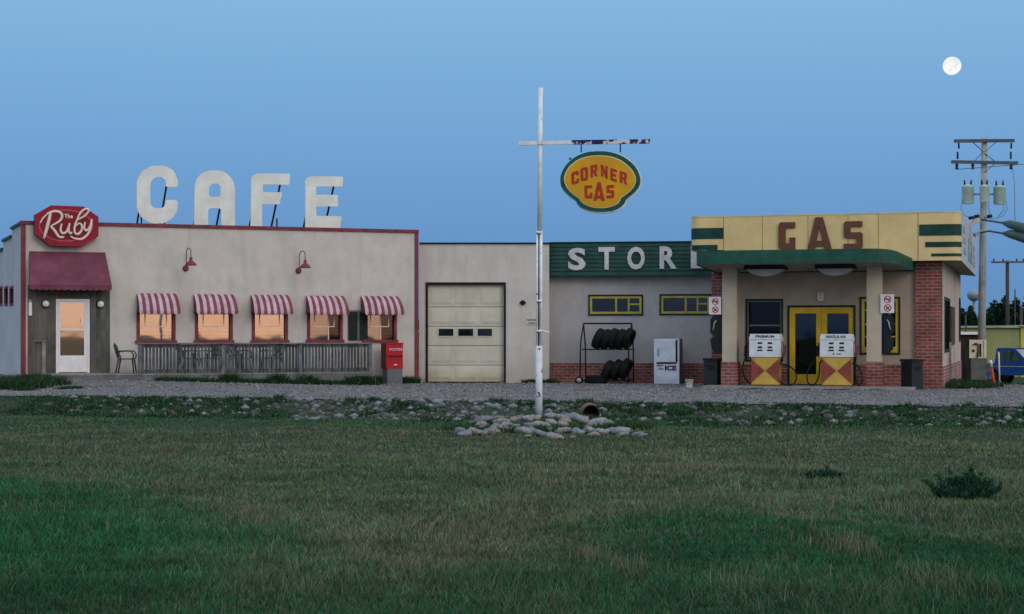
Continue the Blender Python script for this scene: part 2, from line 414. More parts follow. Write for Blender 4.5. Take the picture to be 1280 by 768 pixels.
rp = nd(nt, 'ShaderNodeValToRGB'); L.new(n1.outputs['Fac'], rp.inputs[0])
rp.color_ramp.elements[0].position = .35; rp.color_ramp.elements[0].color = (.020,.050,.022,1)
rp.color_ramp.elements[1].position = .62; rp.color_ramp.elements[1].color = (.055,.065,.045,1)
n3 = nd(nt, 'ShaderNodeTexNoise', Scale=30.0, Detail=4.0); L.new(tc.outputs['Object'], n3.inputs['Vector'])
mx = nd(nt, 'ShaderNodeMix', data_type='RGBA', blend_type='MULTIPLY'); mx.inputs['Factor'].default_value = .8
L.new(rp.outputs[0], mx.inputs[6]); L.new(n3.outputs['Fac'], mx.inputs[7])
gn = nd(nt, 'ShaderNodeVectorMath', operation='SCALE'); gn.inputs['Scale'].default_value = 1.5; L.new(mx.outputs[2], gn.inputs[0]); L.new(gn.outputs[0], b.inputs['Base Color'])
bp = nd(nt, 'ShaderNodeBump', Strength=.8, Distance=.05); L.new(n3.outputs['Fac'], bp.inputs['Height']); L.new(bp.outputs[0], b.inputs['Normal'])
def far_axis(core, lim):
    a = list(core); s = core[1]-core[0]
    while a[-1] < lim: s *= 1.35; a.append(a[-1]+s)
    s = core[1]-core[0]
    while a[0] > -lim: s *= 1.35; a.insert(0, a[0]-s)
    return a
xs = far_axis([-18+.3*i for i in range(121)], 6000); ys = far_axis([4+.3*i for i in range(287)], 6000)
tag(grid_mesh('ground', xs, ys, lambda x, y: gzn(x, y) if (-30 < x < 60 and 0 < y < 200) else gz(max(-20,min(60,x)), max(0,min(200,y))), gm), kind='structure')

gv = bpy.data.materials.new('gravel'); gv.use_nodes = True; nt = gv.node_tree; L = nt.links
b = nt.nodes['Principled BSDF']; b.inputs['Roughness'].default_value = .95; b.inputs['Specular IOR Level'].default_value = .1
tc = nd(nt, 'ShaderNodeTexCoord')
v1 = nd(nt, 'ShaderNodeTexVoronoi', Scale=16.0); L.new(tc.outputs['Object'], v1.inputs['Vector'])
n1 = nd(nt, 'ShaderNodeTexNoise', Scale=.6, Detail=8.0, Roughness=.7); L.new(tc.outputs['Object'], n1.inputs['Vector'])
rp = nd(nt, 'ShaderNodeValToRGB'); L.new(n1.outputs['Fac'], rp.inputs[0])
rp.color_ramp.elements[0].position = .3; rp.color_ramp.elements[0].color = (.095,.095,.10,1); rp.color_ramp.elements[1].position = .7; rp.color_ramp.elements[1].color = (.205,.20,.20,1)
sp = nd(nt, 'ShaderNodeSeparateColor'); L.new(v1.outputs['Color'], sp.inputs[0])
mr = nd(nt, 'ShaderNodeMapRange'); mr.inputs[3].default_value = .55; mr.inputs[4].default_value = 1.35; L.new(sp.outputs[0], mr.inputs[0])
mx = nd(nt, 'ShaderNodeMix', data_type='RGBA', blend_type='MULTIPLY'); mx.inputs['Factor'].default_value = 1
L.new(rp.outputs[0], mx.inputs[6]); L.new(mr.outputs[0], mx.inputs[7]); L.new(mx.outputs[2], b.inputs['Base Color'])
bp = nd(nt, 'ShaderNodeBump', Strength=.9, Distance=.03); L.new(sp.outputs[1], bp.inputs['Height']); L.new(bp.outputs[0], b.inputs['Normal'])
def gback(x): return 58 if x < 12.5 else 53.3
def gkeep(x, y):
    e = edge(x) + .45*noise.noise(Vector((x*.6, 1.3, 0))) + .25*noise.noise(Vector((x*2.3, y*2.3, 0)))
    return e < y < gback(x) + .4*noise.noise(Vector((x, 5, 0)))
gx = [-22+.25*i for i in range(177)]; gy = [34+.12*i for i in range(92)] + [45.1+.6*i for i in range(23)]
tag(grid_mesh('gravel_lot', gx, gy, lambda x, y: gzn(x, y)+.02, gv, gkeep), kind='structure')

GRAVEL_STONES = True
# ================================================================== VEGETATION HELPERS
def blades(name, P, H, Wd, lean, colr, mat, tri=True):
    """P Nx3 bases, H heights, Wd widths, lean Nx2, colr Nx3 -> one mesh of bent blades"""
    n = len(P); a = rng.uniform(0, math.pi, n); dx = np.cos(a)*Wd/2; dy = np.sin(a)*Wd/2*.4
    V = np.zeros((n, 5, 3))
    mid = P + np.stack([lean[:,0]*.35, lean[:,1]*.35, H*.55], 1); tip = P + np.stack([lean[:,0], lean[:,1], H], 1)
    off = np.stack([dx, dy, np.zeros(n)], 1)
    V[:,0] = P-off; V[:,1] = P+off; V[:,2] = mid+off*.7; V[:,3] = mid-off*.7; V[:,4] = tip
    me = bpy.data.meshes.new(name)
    me.vertices.add(n*5); me.vertices.foreach_set('co', V.reshape(-1))
    base = np.arange(n)*5
    loops = np.stack([base, base+1, base+2, base+3, base+3, base+2, base+4], 1).reshape(-1)
    me.loops.add(n*7); me.loops.foreach_set('vertex_index', loops.astype(np.int32))
    st = np.stack([np.arange(n)*7, np.arange(n)*7+4], 1).reshape(-1)
    me.polygons.add(n*2); me.polygons.foreach_set('loop_start', st.astype(np.int32))
    me.update(calc_edges=True)
    ca = me.color_attributes.new('tint', 'FLOAT_COLOR', 'POINT')
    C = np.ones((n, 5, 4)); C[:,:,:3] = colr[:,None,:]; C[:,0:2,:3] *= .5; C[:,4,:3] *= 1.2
    ca.data.foreach_set('color', C.reshape(-1))
    me.materials.append(mat); o = bpy.data.objects.new(name, me); COL.objects.link(o); return o
blade_mat = vcol('grass_blade')

def vnoise(x, y, s, seed):
    """cheap value noise, vectorised"""
    x = x*s + seed*17.3; y = y*s + seed*9.1
    xi = np.floor(x).astype(int); yi = np.floor(y).astype(int); fx = x-xi; fy = y-yi
    def h(i, j): 
        n = (i*374761393 + j*668265263 + seed*1442695) & 0x7fffffff; n = (n ^ (n >> 13))*1274126177 & 0x7fffffff
        return ((n ^ (n >> 16)) & 0xffff)/65535.0
    fx = fx*fx*(3-2*fx); fy = fy*fy*(3-2*fy)
    return (h(xi,yi)*(1-fx)+h(xi+1,yi)*fx)*(1-fy) + (h(xi,yi+1)*(1-fx)+h(xi+1,yi+1)*fx)*fy
def gz_vec(X, Y): return np.array([gzn(float(x), float(y)) for x, y in zip(X, Y)])

# lawn
N = 420000
u = rng.random(N); Y = 8.6/(1-u*(1-8.6/44.5)); X = rng.uniform(-1, 1, N)*(.315*Y+.9)
k = Y < np.array(39.9-.297*np.clip(X,-16,16)) - np.where(X < -9.3, .0, 1.6) + rng.normal(0,.4,N); X, Y = X[k], Y[k]; N = len(X)
dry = .55*vnoise(X, Y*.6, .35, 1)+.3*vnoise(X, Y, 1.1, 2)+.15*vnoise(X, Y, 4, 3)
Y0b = np.interp(X, [-8,-7,-4,-2,-.8,2,4,10], [26,24,19,15,12.9,16.5,14.2,14])+3.4*(vnoise(X,Y,.5,11)-.5)+1.6*(vnoise(X,Y,1.7,12)-.5)
midb = 1/(1+np.exp(-(Y-Y0b)/1.7))*np.clip((36.5-Y)/4,.25,1) + .45*np.exp(-((Y-Y0b-.4)/.7)**2)                       # the dry belt in the middle distance
dryf = np.clip((dry-.5)*1.1 + midb*.82 - .01 + rng.normal(0,.24,N), 0, 1)
green = np.stack([.011+.016*rng.random(N), .074+.05*rng.random(N), .032+.018*rng.random(N)], 1)
tan = np.stack([.080+.12*rng.random(N), .100+.09*rng.random(N), .066+.06*rng.random(N)], 1)
Cc = green*(1-dryf[:,None]*.8)+tan*dryf[:,None]*.8
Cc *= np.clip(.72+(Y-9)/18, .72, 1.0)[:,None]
Cc *= (.8+.4*vnoise(X, Y, 1.4, 5))[:,None]*(.7+.6*vnoise(X, Y, 9, 8))[:,None]*rng.uniform(.75,1.35,(N,1))
H = (.03+.035*rng.random(N))*(.6+.9*vnoise(X, Y, .8, 4)); tall = rng.random(N) < (.004+.07*(vnoise(X,Y,1.2,6) > .80))
H[tall] *= rng.uniform(1.8, 3.6, tall.sum()); Cc[tall] = Cc[tall]*.5+np.array([.13,.13,.085])*rng.uniform(.1,.75,(tall.sum(),1))
Wd = .0007*Y*rng.uniform(.6,1.3,N); Wd[tall] *= .8
ln = rng.normal(0, .45, (N,2))*H[:,None]
P = np.stack([X, Y, gz_vec(X, Y)-.005], 1)
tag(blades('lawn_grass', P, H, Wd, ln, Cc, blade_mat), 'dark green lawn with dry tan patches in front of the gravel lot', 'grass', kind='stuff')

def weed_pts(n, fx, fy, hmin, hmax, wid, col=(.018,.055,.022), colv=.6, dryp=.12):
    X = np.array([fx() for _ in range(n)]); Y = np.array([fy(x) for x in X])
    H = rng.uniform(hmin, hmax, n); C = np.array(col)[None]*(1+colv*rng.uniform(-.6,1.2,(n,1)))
    dd = rng.random(n) < dryp; C[dd] = np.array([.12,.11,.07])*rng.uniform(.5,1,(dd.sum(),1))
    return X, Y, H, np.full(n, wid)*rng.uniform(.6,1.4,n), C
def weeds(name, label, sets, cat='weeds'):
    X, Y, H, Wd, C = [np.concatenate([s[i] for s in sets]) for i in range(5)]
    P = np.stack([X, Y, gz_vec(X, Y)], 1); ln = rng.normal(0, .55, (len(X),2))*H[:,None]
    return tag(blades(name, P, H, Wd, ln, C, blade_mat), label, cat, kind='stuff')
# loose stones of the gravel lot
n = 42000; Xg = rng.uniform(-17, 16, n); Yg = 36+(rng.random(n)**.8)*21
kk = np.array([gkeep(float(a), float(b)) for a, b in zip(Xg, Yg)]); Xg, Yg = Xg[kk], Yg[kk]; n = len(Xg)
rad = rng.choice([.010,.014,.018,.024,.034], n, p=[.3,.3,.22,.13,.05])*rng.uniform(.8,1.2,n)
octv = np.array([(1,0,0),(-1,0,0),(0,1,0),(0,-1,0),(0,0,1),(0,0,-.3)], float); octf = np.array([(0,2,4),(2,1,4),(1,3,4),(3,0,4),(2,0,5),(1,2,5),(3,1,5),(0,3,5)])
V = octv[None]*rad[:,None,None]*rng.uniform(.6,1.4,(n,6,1)); V[:,:,0] *= 1.3; V[:,:,0] += Xg[:,None]; V[:,:,1] += Yg[:,None]; V[:,:,2] += (gz_vec(Xg, Yg)+.022)[:,None]
me = bpy.data.meshes.new('gravel_stones'); me.vertices.add(n*6); me.vertices.foreach_set('co', V.reshape(-1))
lp = (octf[None]+(np.arange(n)*6)[:,None,None]).reshape(-1); me.loops.add(len(lp)); me.loops.foreach_set('vertex_index', lp.astype(np.int32))
me.polygons.add(n*8); me.polygons.foreach_set('loop_start', (np.arange(n*8)*3).astype(np.int32)); me.update(calc_edges=True)
ca = me.color_attributes.new('tint', 'FLOAT_COLOR', 'POINT'); Cg = np.ones((n,6,4)); Cg[:,:,:3] = (np.array([.19,.188,.195])[None]*rng.uniform(.45,1.5,(n,1)))[:,None,:]
ca.data.foreach_set('color', Cg.reshape(-1)); me.materials.append(vcol('gravel_stone_grey', .95)); o = bpy.data.objects.new('gravel_stones', me); COL.objects.link(o)
tag(o, 'loose grey gravel stones strewn over the lot before the buildings', 'gravel', kind='stuff')
def lawn_at(px, py):
    Yq = 15.
    for _ in range(8): Xq = (px-640)/FOC*Yq; Yq = (EYE-gzn(Xq, Yq))*FOC/(py-HOR)
    return Xq, Yq
sx2, sy2 = [], []
for (px, py, wpx, cnt) in ((305,648,34,420),(330,655,20,160),(590,668,46,420),(560,690,30,160),(455,700,14,90),(515,718,34,170),(735,700,24,200),(1045,688,42,320),(1075,690,30,200),(150,585,60,420),(90,565,60,380),(210,610,40,260),(690,612,70,420),(850,628,70,460),(960,632,60,380),(1205,655,50,420),(1120,640,50,260),(780,715,40,200),(930,735,60,240),(380,740,40,120),(1180,735,60,240),(640,640,60,260)):
    cnt = int(cnt*.6); cxq, cyq = lawn_at(px, py); sp_ = wpx/FOC*cyq*.5
    sx2.append(cxq+rng.normal(0, sp_, cnt)); sy2.append(cyq+rng.normal(0, sp_*3.2, cnt))
sx2, sy2 = np.concatenate(sx2), np.concatenate(sy2); n = len(sx2); hq = rng.uniform(.05,.15,n)
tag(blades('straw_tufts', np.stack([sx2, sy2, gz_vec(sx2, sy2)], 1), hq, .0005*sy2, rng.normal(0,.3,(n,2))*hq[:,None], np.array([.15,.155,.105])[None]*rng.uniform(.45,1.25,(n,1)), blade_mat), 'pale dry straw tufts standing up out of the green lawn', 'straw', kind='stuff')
# berm weeds in clumps
def clump_set(n, centres, rx, ry, h0, h1, wid, **kw):
    ci = rng.integers(0, len(centres), n); c = np.array(centres)[ci]
    X = c[:,0]+rng.normal(0, rx, n); Y = c[:,1]+rng.normal(0, ry, n)
    sets = weed_pts(n, lambda: 0, lambda x: 0, h0, h1, wid, **kw); return (X, Y, sets[2], sets[3], sets[4])
cs = []
for _ in range(620):
    x = random.uniform(-11.5, 12.5); cs.append((x, edge(x)-random.uniform(-.1, 3.3)))
cs = [c for c in cs if noise.noise(Vector((c[0]*.55, c[1]*.8, 7))) > (-.02 if -5.5 < c[0] < .3 else -.35)]
weeds('bank_weeds', 'dark green weeds growing over the stony bank below the gravel lot',
      [clump_set(36000, cs, .17, .15, .015, .075, .03, col=(.012,.046,.020)), clump_set(5000, cs[::7], .10, .08, .06, .15, .03, col=(.012,.046,.020))])

# ================================================================== ROCKS
bank_mat = pm('bank_stone', (.095,.10,.10), .9, .4, 3, .4, 30)
bank_mat2 = pm('bank_stone_pale', (.16,.155,.15), .9, .4, 3, .4, 30)
rock_mat = pm('field_stone', (.28,.28,.275), .9, .35, 3, .4, 30)
rock_pink = pm('pinkish_stone', (.28,.245,.23), .9, .3, 3, .4, 30)
rock_blue = pm('bluish_stone', (.20,.215,.24), .9, .3, 3, .4, 30)
def ico(n=2):
    import bmesh
    bm = bmesh.new(); bmesh.ops.create_icosphere(bm, subdivisions=n, radius=1)
    v = [tuple(x.co) for x in bm.verts]; f = [tuple(y.index for y in x.verts) for x in bm.faces]; bm.free(); return v, f
ICO2 = ico(2); ICO1 = ico(1)
def rock(mb, c, r, seed, flat=.6, m=0, ICO=None):
    ICO = ICO or ICO2
    i = len(mb.v); a = random.uniform(0, 6.3); sx_, sy_ = random.uniform(.8,1.35), random.uniform(.8,1.2)
    for v in ICO[0]:
        n = 1+.42*noise.noise(Vector(v)*1.1+Vector((seed*3.1, seed, 0)))+.15*noise.noise(Vector(v)*2.6+Vector((seed, 0, 9)))
        x, y = v[0]*sx_*n, v[1]*sy_*n
        mb.v.append((c[0]+r*(x*math.cos(a)-y*math.sin(a)), c[1]+r*(x*math.sin(a)+y*math.cos(a)), c[2]+r*flat*v[2]*n))
    for f in ICO[1]: mb.f.append(tuple(i+q for q in f)); mb.m.append(m); mb.s.append(True)
mb = MB()
for k in range(3000):
    x = random.uniform(-11.0, 12.5)
    dens = 1.0 if -4.8 < x < 1.2 else .28
    if random.random() > dens: continue
    t = random.uniform(.05, 3.0) if -6 < x < 2 else random.uniform(.3, 2.7)
    y = edge(x)-t; r = random.choice((.02,.03,.03,.04,.04,.05,.06,.08,.09))*random.uniform(.8,1.3)
    rock(mb, (x, y, gzn(x, y)+r*.12), r, k, .7, random.choice((0,0,0,0,2,2,1)), ICO1)
tag(mb.build('bank_stones', [bank_mat, bank_mat2, rock_blue]), 'rubble of grey stones scattered along the low bank', 'stones', kind='stuff')

protos = []
for k in range(7):
    mb = MB(); rock(mb, (0,0,0), 1, k*5+2, .58); o = mb.build('field_stone', [rock_mat, rock_pink, rock_blue][k % 3]); protos.append(o)
spots = []
def mound(x, y): return gzn(x, y)+.03
def stone_at(px, py, r):
    Y = 33.5
    for _ in range(6):
        X = (px-640)/FOC*Y; Y = (EYE-mound(X, Y))*FOC/(py-HOR)
    spots.append((X, Y, r))
stone_at(611, 529, .24)
for k in range(46): stone_at(574+k*4.6+random.uniform(-2,2), 541+random.uniform(-4,3)-4*math.sin(k/45*math.pi), random.uniform(.075,.14))
for k in range(38): stone_at(596+k*4.7+random.uniform(-2,2), 532+random.uniform(-4,3), random.uniform(.09,.14))
for k in range(26): stone_at(622+k*5.2+random.uniform(-2,2), 525.5+random.uniform(-2,2), random.uniform(.08,.14))
for q in ((748,528,.17),(762,533,.15),(742,545,.12),(756,541,.09),(797,544,.09),(804,545,.085),(660,546,.07),(716,547,.06),(575,544,.07)): stone_at(*q)
used = set()
for k, (x, y, r) in enumerate(spots):
    j = 2 if k == 0 else random.randrange(7)
    o = protos[j] if j not in used else protos[j].copy()
    if j in used: COL.objects.link(o)
    used.add(j)
    o.location = (x, y, mound(x, y)+r*.05); o.scale = (r*random.uniform(.85,1.25), r, r*random.uniform(.8,1.1)); o.rotation_euler = (random.uniform(-.3,.3), random.uniform(-.3,.3), random.uniform(0,6))
    if k == 0: tag(o, 'largest bluish boulder at the left end of the stone ring', 'stone', 'stones ringed around the white sign pole')
    elif k == len(spots)-5: tag(o, 'left one of two pale stones lying apart to the right of the ring', 'stone', 'stones ringed around the white sign pole')
    elif k == len(spots)-4: tag(o, 'right one of two pale stones lying apart to the right of the ring', 'stone', 'stones ringed around the white sign pole')
    else: tag(o, 'rounded field stone in the low ring around the white sign pole', 'stone', 'stones ringed around the white sign pole')
for p in range(7):
    if p not in used: bpy.data.objects.remove(protos[p])
# mound of soil under the ring is carried by grass tufts
gr = []
for _ in range(60): a = random.uniform(0, 6.28); gr.append((.62+1.75*math.cos(a), 33.6+1.0*math.sin(a)))
weeds('ring_weeds', 'tufts of green grass among the stones around the sign pole', [clump_set(5200, gr, .14, .10, .05, .16, .022)])

# culvert
cv = at(739, 517, 36.2)
t = thing('culvert_pipe', 'rusty culvert pipe end poking out of the stones right of the sign pole', 'culvert', W, (cv.x, cv.y, cv.z-.18))
rust = pm('rusty_steel', (.16,.09,.06), .8, .4, 5, .3)
mb = MB(); prof = [(.17,.9)]; prof = [(.175+.006*(i % 2), i*.05) for i in range(24)]; mb.lathe((cv.x, cv.y, cv.z), prof, 20, axis='y'); mb.f.pop(-2); mb.m.pop(-2); mb.s.pop(-2)
mb.build('pipe_barrel', rust, t)
mb = MB(); mb.lathe((cv.x, cv.y, cv.z), [(.15,.6),(.15,.001),(.178,-.002),(.178,.012)], 20, axis='y'); mb.f = mb.f[:-2]; mb.m = mb.m[:-2]; mb.s = mb.s[:-2]
mb.face([(cv.x+.155*math.cos(q*.3927), cv.y+.5, cv.z+.155*math.sin(q*.3927)) for q in range(16)]); mb.build('pipe_mouth', dark_metal, t)

# ================================================================== SMALL PLANTS ON THE LAWN
def bush(name, label, px, py, w_, h_, n):
    Y0 = 20.0
    for _ in range(8):
        X0 = (px-640)/FOC*Y0; Y0 = (EYE-gzn(X0, Y0))*FOC/(py-HOR)
    t = thing(name, label, 'bush', W, (X0, Y0, gzn(X0, Y0)))
    z0 = gzn(X0, Y0); mb = MB(); tips = []
    for k in range(46):
        a = random.uniform(0, 6.28); rr = w_/2*math.sqrt(random.random()); x, y = X0+rr*math.cos(a), Y0+rr*.6*math.sin(a)
        hh = h_*(1-.55*(rr/(w_/2))**2)*random.uniform(.45,1.25)
        p0 = (X0+(x-X0)*.5, Y0+(y-Y0)*.5, z0); p1 = (X0+(x-X0)*1.12, y, z0+hh*random.uniform(.75,1.1)); tips.append((p0, p1)); mb.tube([p0, ((p0[0]+p1[0])/2+random.uniform(-.02,.02), (p0[1]+p1[1])/2, z0+hh*.55), p1], [.004,.003,.001], 4)
    mb.build('stem', pm('bush_stem', (.05,.05,.03), .9), t)
    pp = []; 
    for _ in range(n):
        a, b_ = random.choice(tips); q = random.uniform(.15, 1.02); pp.append([a[i]+(b_[i]-a[i])*q+random.gauss(0,.014) for i in range(3)])
    P = np.array(pp)-np.array([X0, Y0, z0]); C = np.array([.016,.058,.034])[None]*rng.uniform(.5,1.9,(n,1))
    o = blades('foliage', P, rng.uniform(.010,.034,n), rng.uniform(.006,.013,n), rng.normal(0,.025,(n,2)), C, blade_mat); o.parent = t
bush('low_bush', 'larger dark green bush standing on the lawn at the far right', 1205, 626, .66, .29, 11000)
bush('low_bush', 'small flat dark weed clump on the lawn below the pumps', 1030, 599, .46, .11, 3000)

# ================================================================== CAFE BUILDING
Ax, Ay, Bx, By = (28-640)/FOC*50.6, 50.6, (522-640)/FOC*55.0, 55.0
CF = Frame(Ax, Ay, math.degrees(math.atan2(By-Ay, Bx-Ax))); CL = math.hypot(Bx-Ax, By-Ay); CT = 4.74
cafe = thing('cafe_building', 'long low cafe building with pale stucco walls, maroon trim and striped awnings', 'building', CF, (0,0,0))
WIN = [(171.5,388,218.5,427), (244.5,388.5,290,426.5), (315.5,389,359,426.5), (384.5,389,427.5,426), (455,389,495,426)]
holes = [CF.rect(*q) for q in WIN]; sash_peach = pm('peach_sash', (.92,.72,.58), .6, .05)
door_r = CF.rect(70, 374, 112, 467.3, -.06)
MB(CF).wall(0, CL, -.1, CT, 0, holes).build('front_wall', stucco, cafe)
mb = MB(CF); dep = 14.0
steps = [(0,2.9,CT),(2.9,5.6,4.50),(5.6,8.4,4.24),(8.4,dep,3.98)]
sw = []
for (x0, x1) in ((0,3.3),(5.8,10.2),(12.5,17)):
    v0 = CF.hit_side(x1, 370)[0]; v1 = CF.hit_side(x0, 370)[0]; vm = (v0+v1)/2; pxm = (x0+x1)/2
    sw.append((v0, v1, CF.hit_side(pxm, 382.5)[1], CF.hit_side(pxm, 358)[1]))
sw.append((10.2, 10.9, sw[0][2], sw[0][3]))
# side wall as boxes-free sheet, coordinates (y,z) at x=0
ys_ = sorted({s_[0] for s_ in steps}|{dep}|{h[0] for h in sw}|{h[1] for h in sw})
for a, b_ in zip(ys_, ys_[1:]):
    top = [s_[2] for s_ in steps if s_[0] <= a+1e-6][-1]; hh = [h for h in sw if h[0]-1e-6 <= a and b_ <= h[1]+1e-6]
    segs = [(-.1, top)] if not hh else [(-.1, hh[0][2]), (hh[0][3], top)]
    for c_, e_ in segs: mb.face([(0,b_,c_),(0,a,c_),(0,a,e_),(0,b_,e_)])
for h in sw:
    for q in (((0,h[0]),(.12,h[0])), ((0,h[1]),(.12,h[1]))): mb.face([(q[0][0],q[0][1],h[2]),(q[1][0],q[1][1],h[2]),(q[1][0],q[1][1],h[3]),(q[0][0],q[0][1],h[3])])
    mb.face([(0,h[0],h[2]),(.12,h[0],h[2]),(.12,h[1],h[2]),(0,h[1],h[2])])
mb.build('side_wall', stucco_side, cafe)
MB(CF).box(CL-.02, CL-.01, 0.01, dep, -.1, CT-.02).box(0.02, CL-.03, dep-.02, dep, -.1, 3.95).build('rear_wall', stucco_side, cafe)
MB(CF).box(.02, CL-.04, .25, dep-.05, 3.6, 3.7).build('roof', roofing, cafe)
mb = MB(CF).box(-.06, CL+.03, -.045, .28, CT-.03, CT+.07)
mb.build('parapet_trim', maroon, cafe)
mb = MB(CF)
for i, (a, b_, z) in enumerate(steps): mb.box(-.06, .2, a+(.29 if i == 0 else 0), b_, z-.02, z+.05)
mb.build('side_parapet_cap', dark_green, cafe)
MB(CF).box(-.05, .09, -.03, .0, -.05, CT-.035).build('corner_trim', maroon, cafe)
MB(CF).box(CL-.1, CL+.02, -.03, .0, -.05, CT-.035).build('corner_trim', maroon, cafe)
for h in sw:
    f = MB(CF); a, b_, c_, e_ = h
    f.box(-.02,.04,a,a+.07,c_,e_).box(-.02,.04,b_-.07,b_,c_,e_).box(-.02,.04,a+.07,b_-.07,e_-.07,e_).box(-.02,.04,a+.07,b_-.07,c_,c_+.07)
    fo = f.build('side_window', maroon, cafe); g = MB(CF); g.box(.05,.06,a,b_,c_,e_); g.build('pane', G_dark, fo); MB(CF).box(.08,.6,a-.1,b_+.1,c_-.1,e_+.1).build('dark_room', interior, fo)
for i, h in enumerate(holes):
    a, b_, c_, e_ = h; t_ = .075
    f = MB(CF).box(a-.02,a+t_,-.03,.05,c_,e_).box(b_-t_,b_+.02,-.03,.05,c_,e_).box(a+t_,b_-t_,-.03,.05,e_-.06,e_)
    fo = f.build('window', maroon, cafe)
    MB(CF).box(a-.06,b_+.06,-.07,.04,c_-.055,c_+.03).build('sill', maroon, fo)
    sp = a+t_+(b_-a-2*t_)*(1.0, 1.0, 1.0, .62, .52)[i]
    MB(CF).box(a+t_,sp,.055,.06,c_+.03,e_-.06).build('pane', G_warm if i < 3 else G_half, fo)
    if i > 2: MB(CF).box(sp+.03,b_-t_,.055,.06,c_+.03,e_-.06).build('pane', G_dark, fo); MB(CF).box(sp,sp+.03,.04,.07,c_+.03,e_-.06).build('mullion', sash_peach, fo)  # last two windows: darker right-hand glass stands in for a dark reflection
    # inner white casement just behind the glass, then room
    mb = MB(CF); wx, hz_ = b_-a, e_-c_
    ia, ib, ic, ie = a+wx*.2, b_-wx*.2, c_+hz_*.46, e_-.02
    mb.box(ia,ia+.05,.12,.15,ic,ie).box(ib-.05,ib,.12,.15,ic,ie).box(ia,ib,.12,.15,ic-.05,ic)
    for q in range(3): mb.box(a+t_,b_-t_,.12,.13,c_+.1+q*.11,c_+.13+q*.11)
    mb.build('inner_casement', curtain_pale, fo)
    MB(CF).box(ia,ia+.035,.044,.053,ic+.04,ie-.05).box(ib-.035,ib,.044,.053,ic+.04,ie-.05).box(ia,ib,.044,.053,ic,ic+.03).build('glazing_bar', sash_peach, fo)
    MB(CF).box(a-.05,b_+.05,.17,.19,c_-.05,e_+.05).build('blind', curtain if i < 3 else interior, fo)  # near black in the last two windows, deepening the imitated dark reflection
    if i == 3: MB(CF).box(a,a+wx*.58,.155,.165,c_+hz_*.1,e_+.02).build('curtain', curtain, fo)
    if i == 4: MB(CF).box(a,a+wx*.5,.155,.165,c_,e_+.02).build('curtain', curtain_pale, fo)
# awnings
def awning(x0, x1, ytop, ybot, proj=.50, n=12, plain=False, scal=.035, fl=.0, fr_f=.06):
    s0, zt = CF.hit(x0, ytop, -.02)[0], CF.hit((x0+x1)/2, ytop, -.02)[1]; s1 = CF.hit(x1, ytop, -.02)[0]
    zb = CF.hit((x0+x1)/2, ybot, -proj)[1]; mb = MB(CF); K = 7
    prof = []
    for k in range(K+1):
        q = k/K
        if plain: prof.append((-.02-(proj-.02)*q, zt+(zb+.12-zt)*q))
        else: prof.append((-.02-(proj-.02)*(.6*math.sin(q*math.pi/2)+.4*q), zb+.06+(zt-zb-.06)*(.6*math.cos(q*math.pi/2)+.4*(1-q)) if k < K else zb+.06))
    prof.append((-proj-.002, zb+.0))
    fx = lambda x, k: x + min(k,K)/K*((x-s0)/(s1-s0)*fr_f - (s1-x)/(s1-s0)*fl)
    for i in range(n):
        a, b_ = s0+(s1-s0)*i/n, s0+(s1-s0)*(i+1)/n; mi = 0 if plain else (i+1) % 2
        for k in range(len(prof)-1):
            mb.face([(fx(a,k),*prof[k]),(fx(b_,k),*prof[k]),(fx(b_,k+1),*prof[k+1]),(fx(a,k+1),*prof[k+1])], mi, k < K-1)
        a, b_ = fx(a,K), fx(b_,K); m_ = (a+b_)/2; y = prof[-1][0]; z = prof[-1][1]
        mb.face([(a,y,z),(b_,y,z),(b_-(b_-a)*.2,y,z-scal),(m_,y,z-scal*1.3),(a+(b_-a)*.2,y,z-scal)], mi)
    o = mb.build('awning', [maroon_cloth] if plain else [stripe_cloth, pink_cloth], cafe)
    for s_ in (s0, s1):
        e = MB(CF); pts = [(fx(s_,k),*p) for k, p in enumerate(prof)]+[(s_,-.02,prof[-1][1])]; e.face(pts); e.build('side_flap', maroon_cloth if plain else stripe_cloth, o)
    fr_ = MB(CF).tube([(s0,-.02,zb+.01),(s0,-proj+.02,zb+.01),(s1,-proj+.02,zb+.01),(s1,-.02,zb+.01)], .012, 6); fr_.build('awning_frame', dark_metal, o)
    return o
for q in ((171,219.5,367,391), (242,291,368,391.2), (313.5,359.5,368.8,391.6), (382.5,429,370,392), (451,497,370.3,392.2)): awning(*q)
awning(36.5, 131.5, 315, 361.5, .55, 13, True, .03, .03, .11)
# wooden entrance cladding
e0, e1 = CF.hit(34.5,400)[0], CF.hit(137.5,400)[0]; ez0 = .40; ez1 = CF.hit(85,357)[1]
n = 17; bw = (e1-e0)/n; mb = MB(CF); mats_ = [wood_dark, pm('brownish_board', (.13,.10,.085), .9, .35, 1.5, .4, 30, streak=.5), pm('greenish_board', (.095,.105,.09), .9, .35, 1.5, .4, 30, streak=.5)]
for i in range(n):
    a, b_ = e0+bw*i+.006, e0+bw*(i+1)-.006; dd = random.uniform(.02,.035)
    m_ = random.choice((0,0,1,2))
    if b_ < door_r[0] or a > door_r[1]: mb.box(a, b_, -dd, -.001, ez0-.3, ez1, m_)
    else:
        mb.box(a, b_, -dd, -.001, door_r[3], ez1, m_)
        if a < door_r[0]: mb.box(a, door_r[0], -dd, -.001, ez0-.3, door_r[3], m_)
        if b_ > door_r[1]: mb.box(door_r[1], b_, -dd, -.001, ez0-.3, door_r[3], m_)
mb.build('wood_cladding', mats_, cafe)
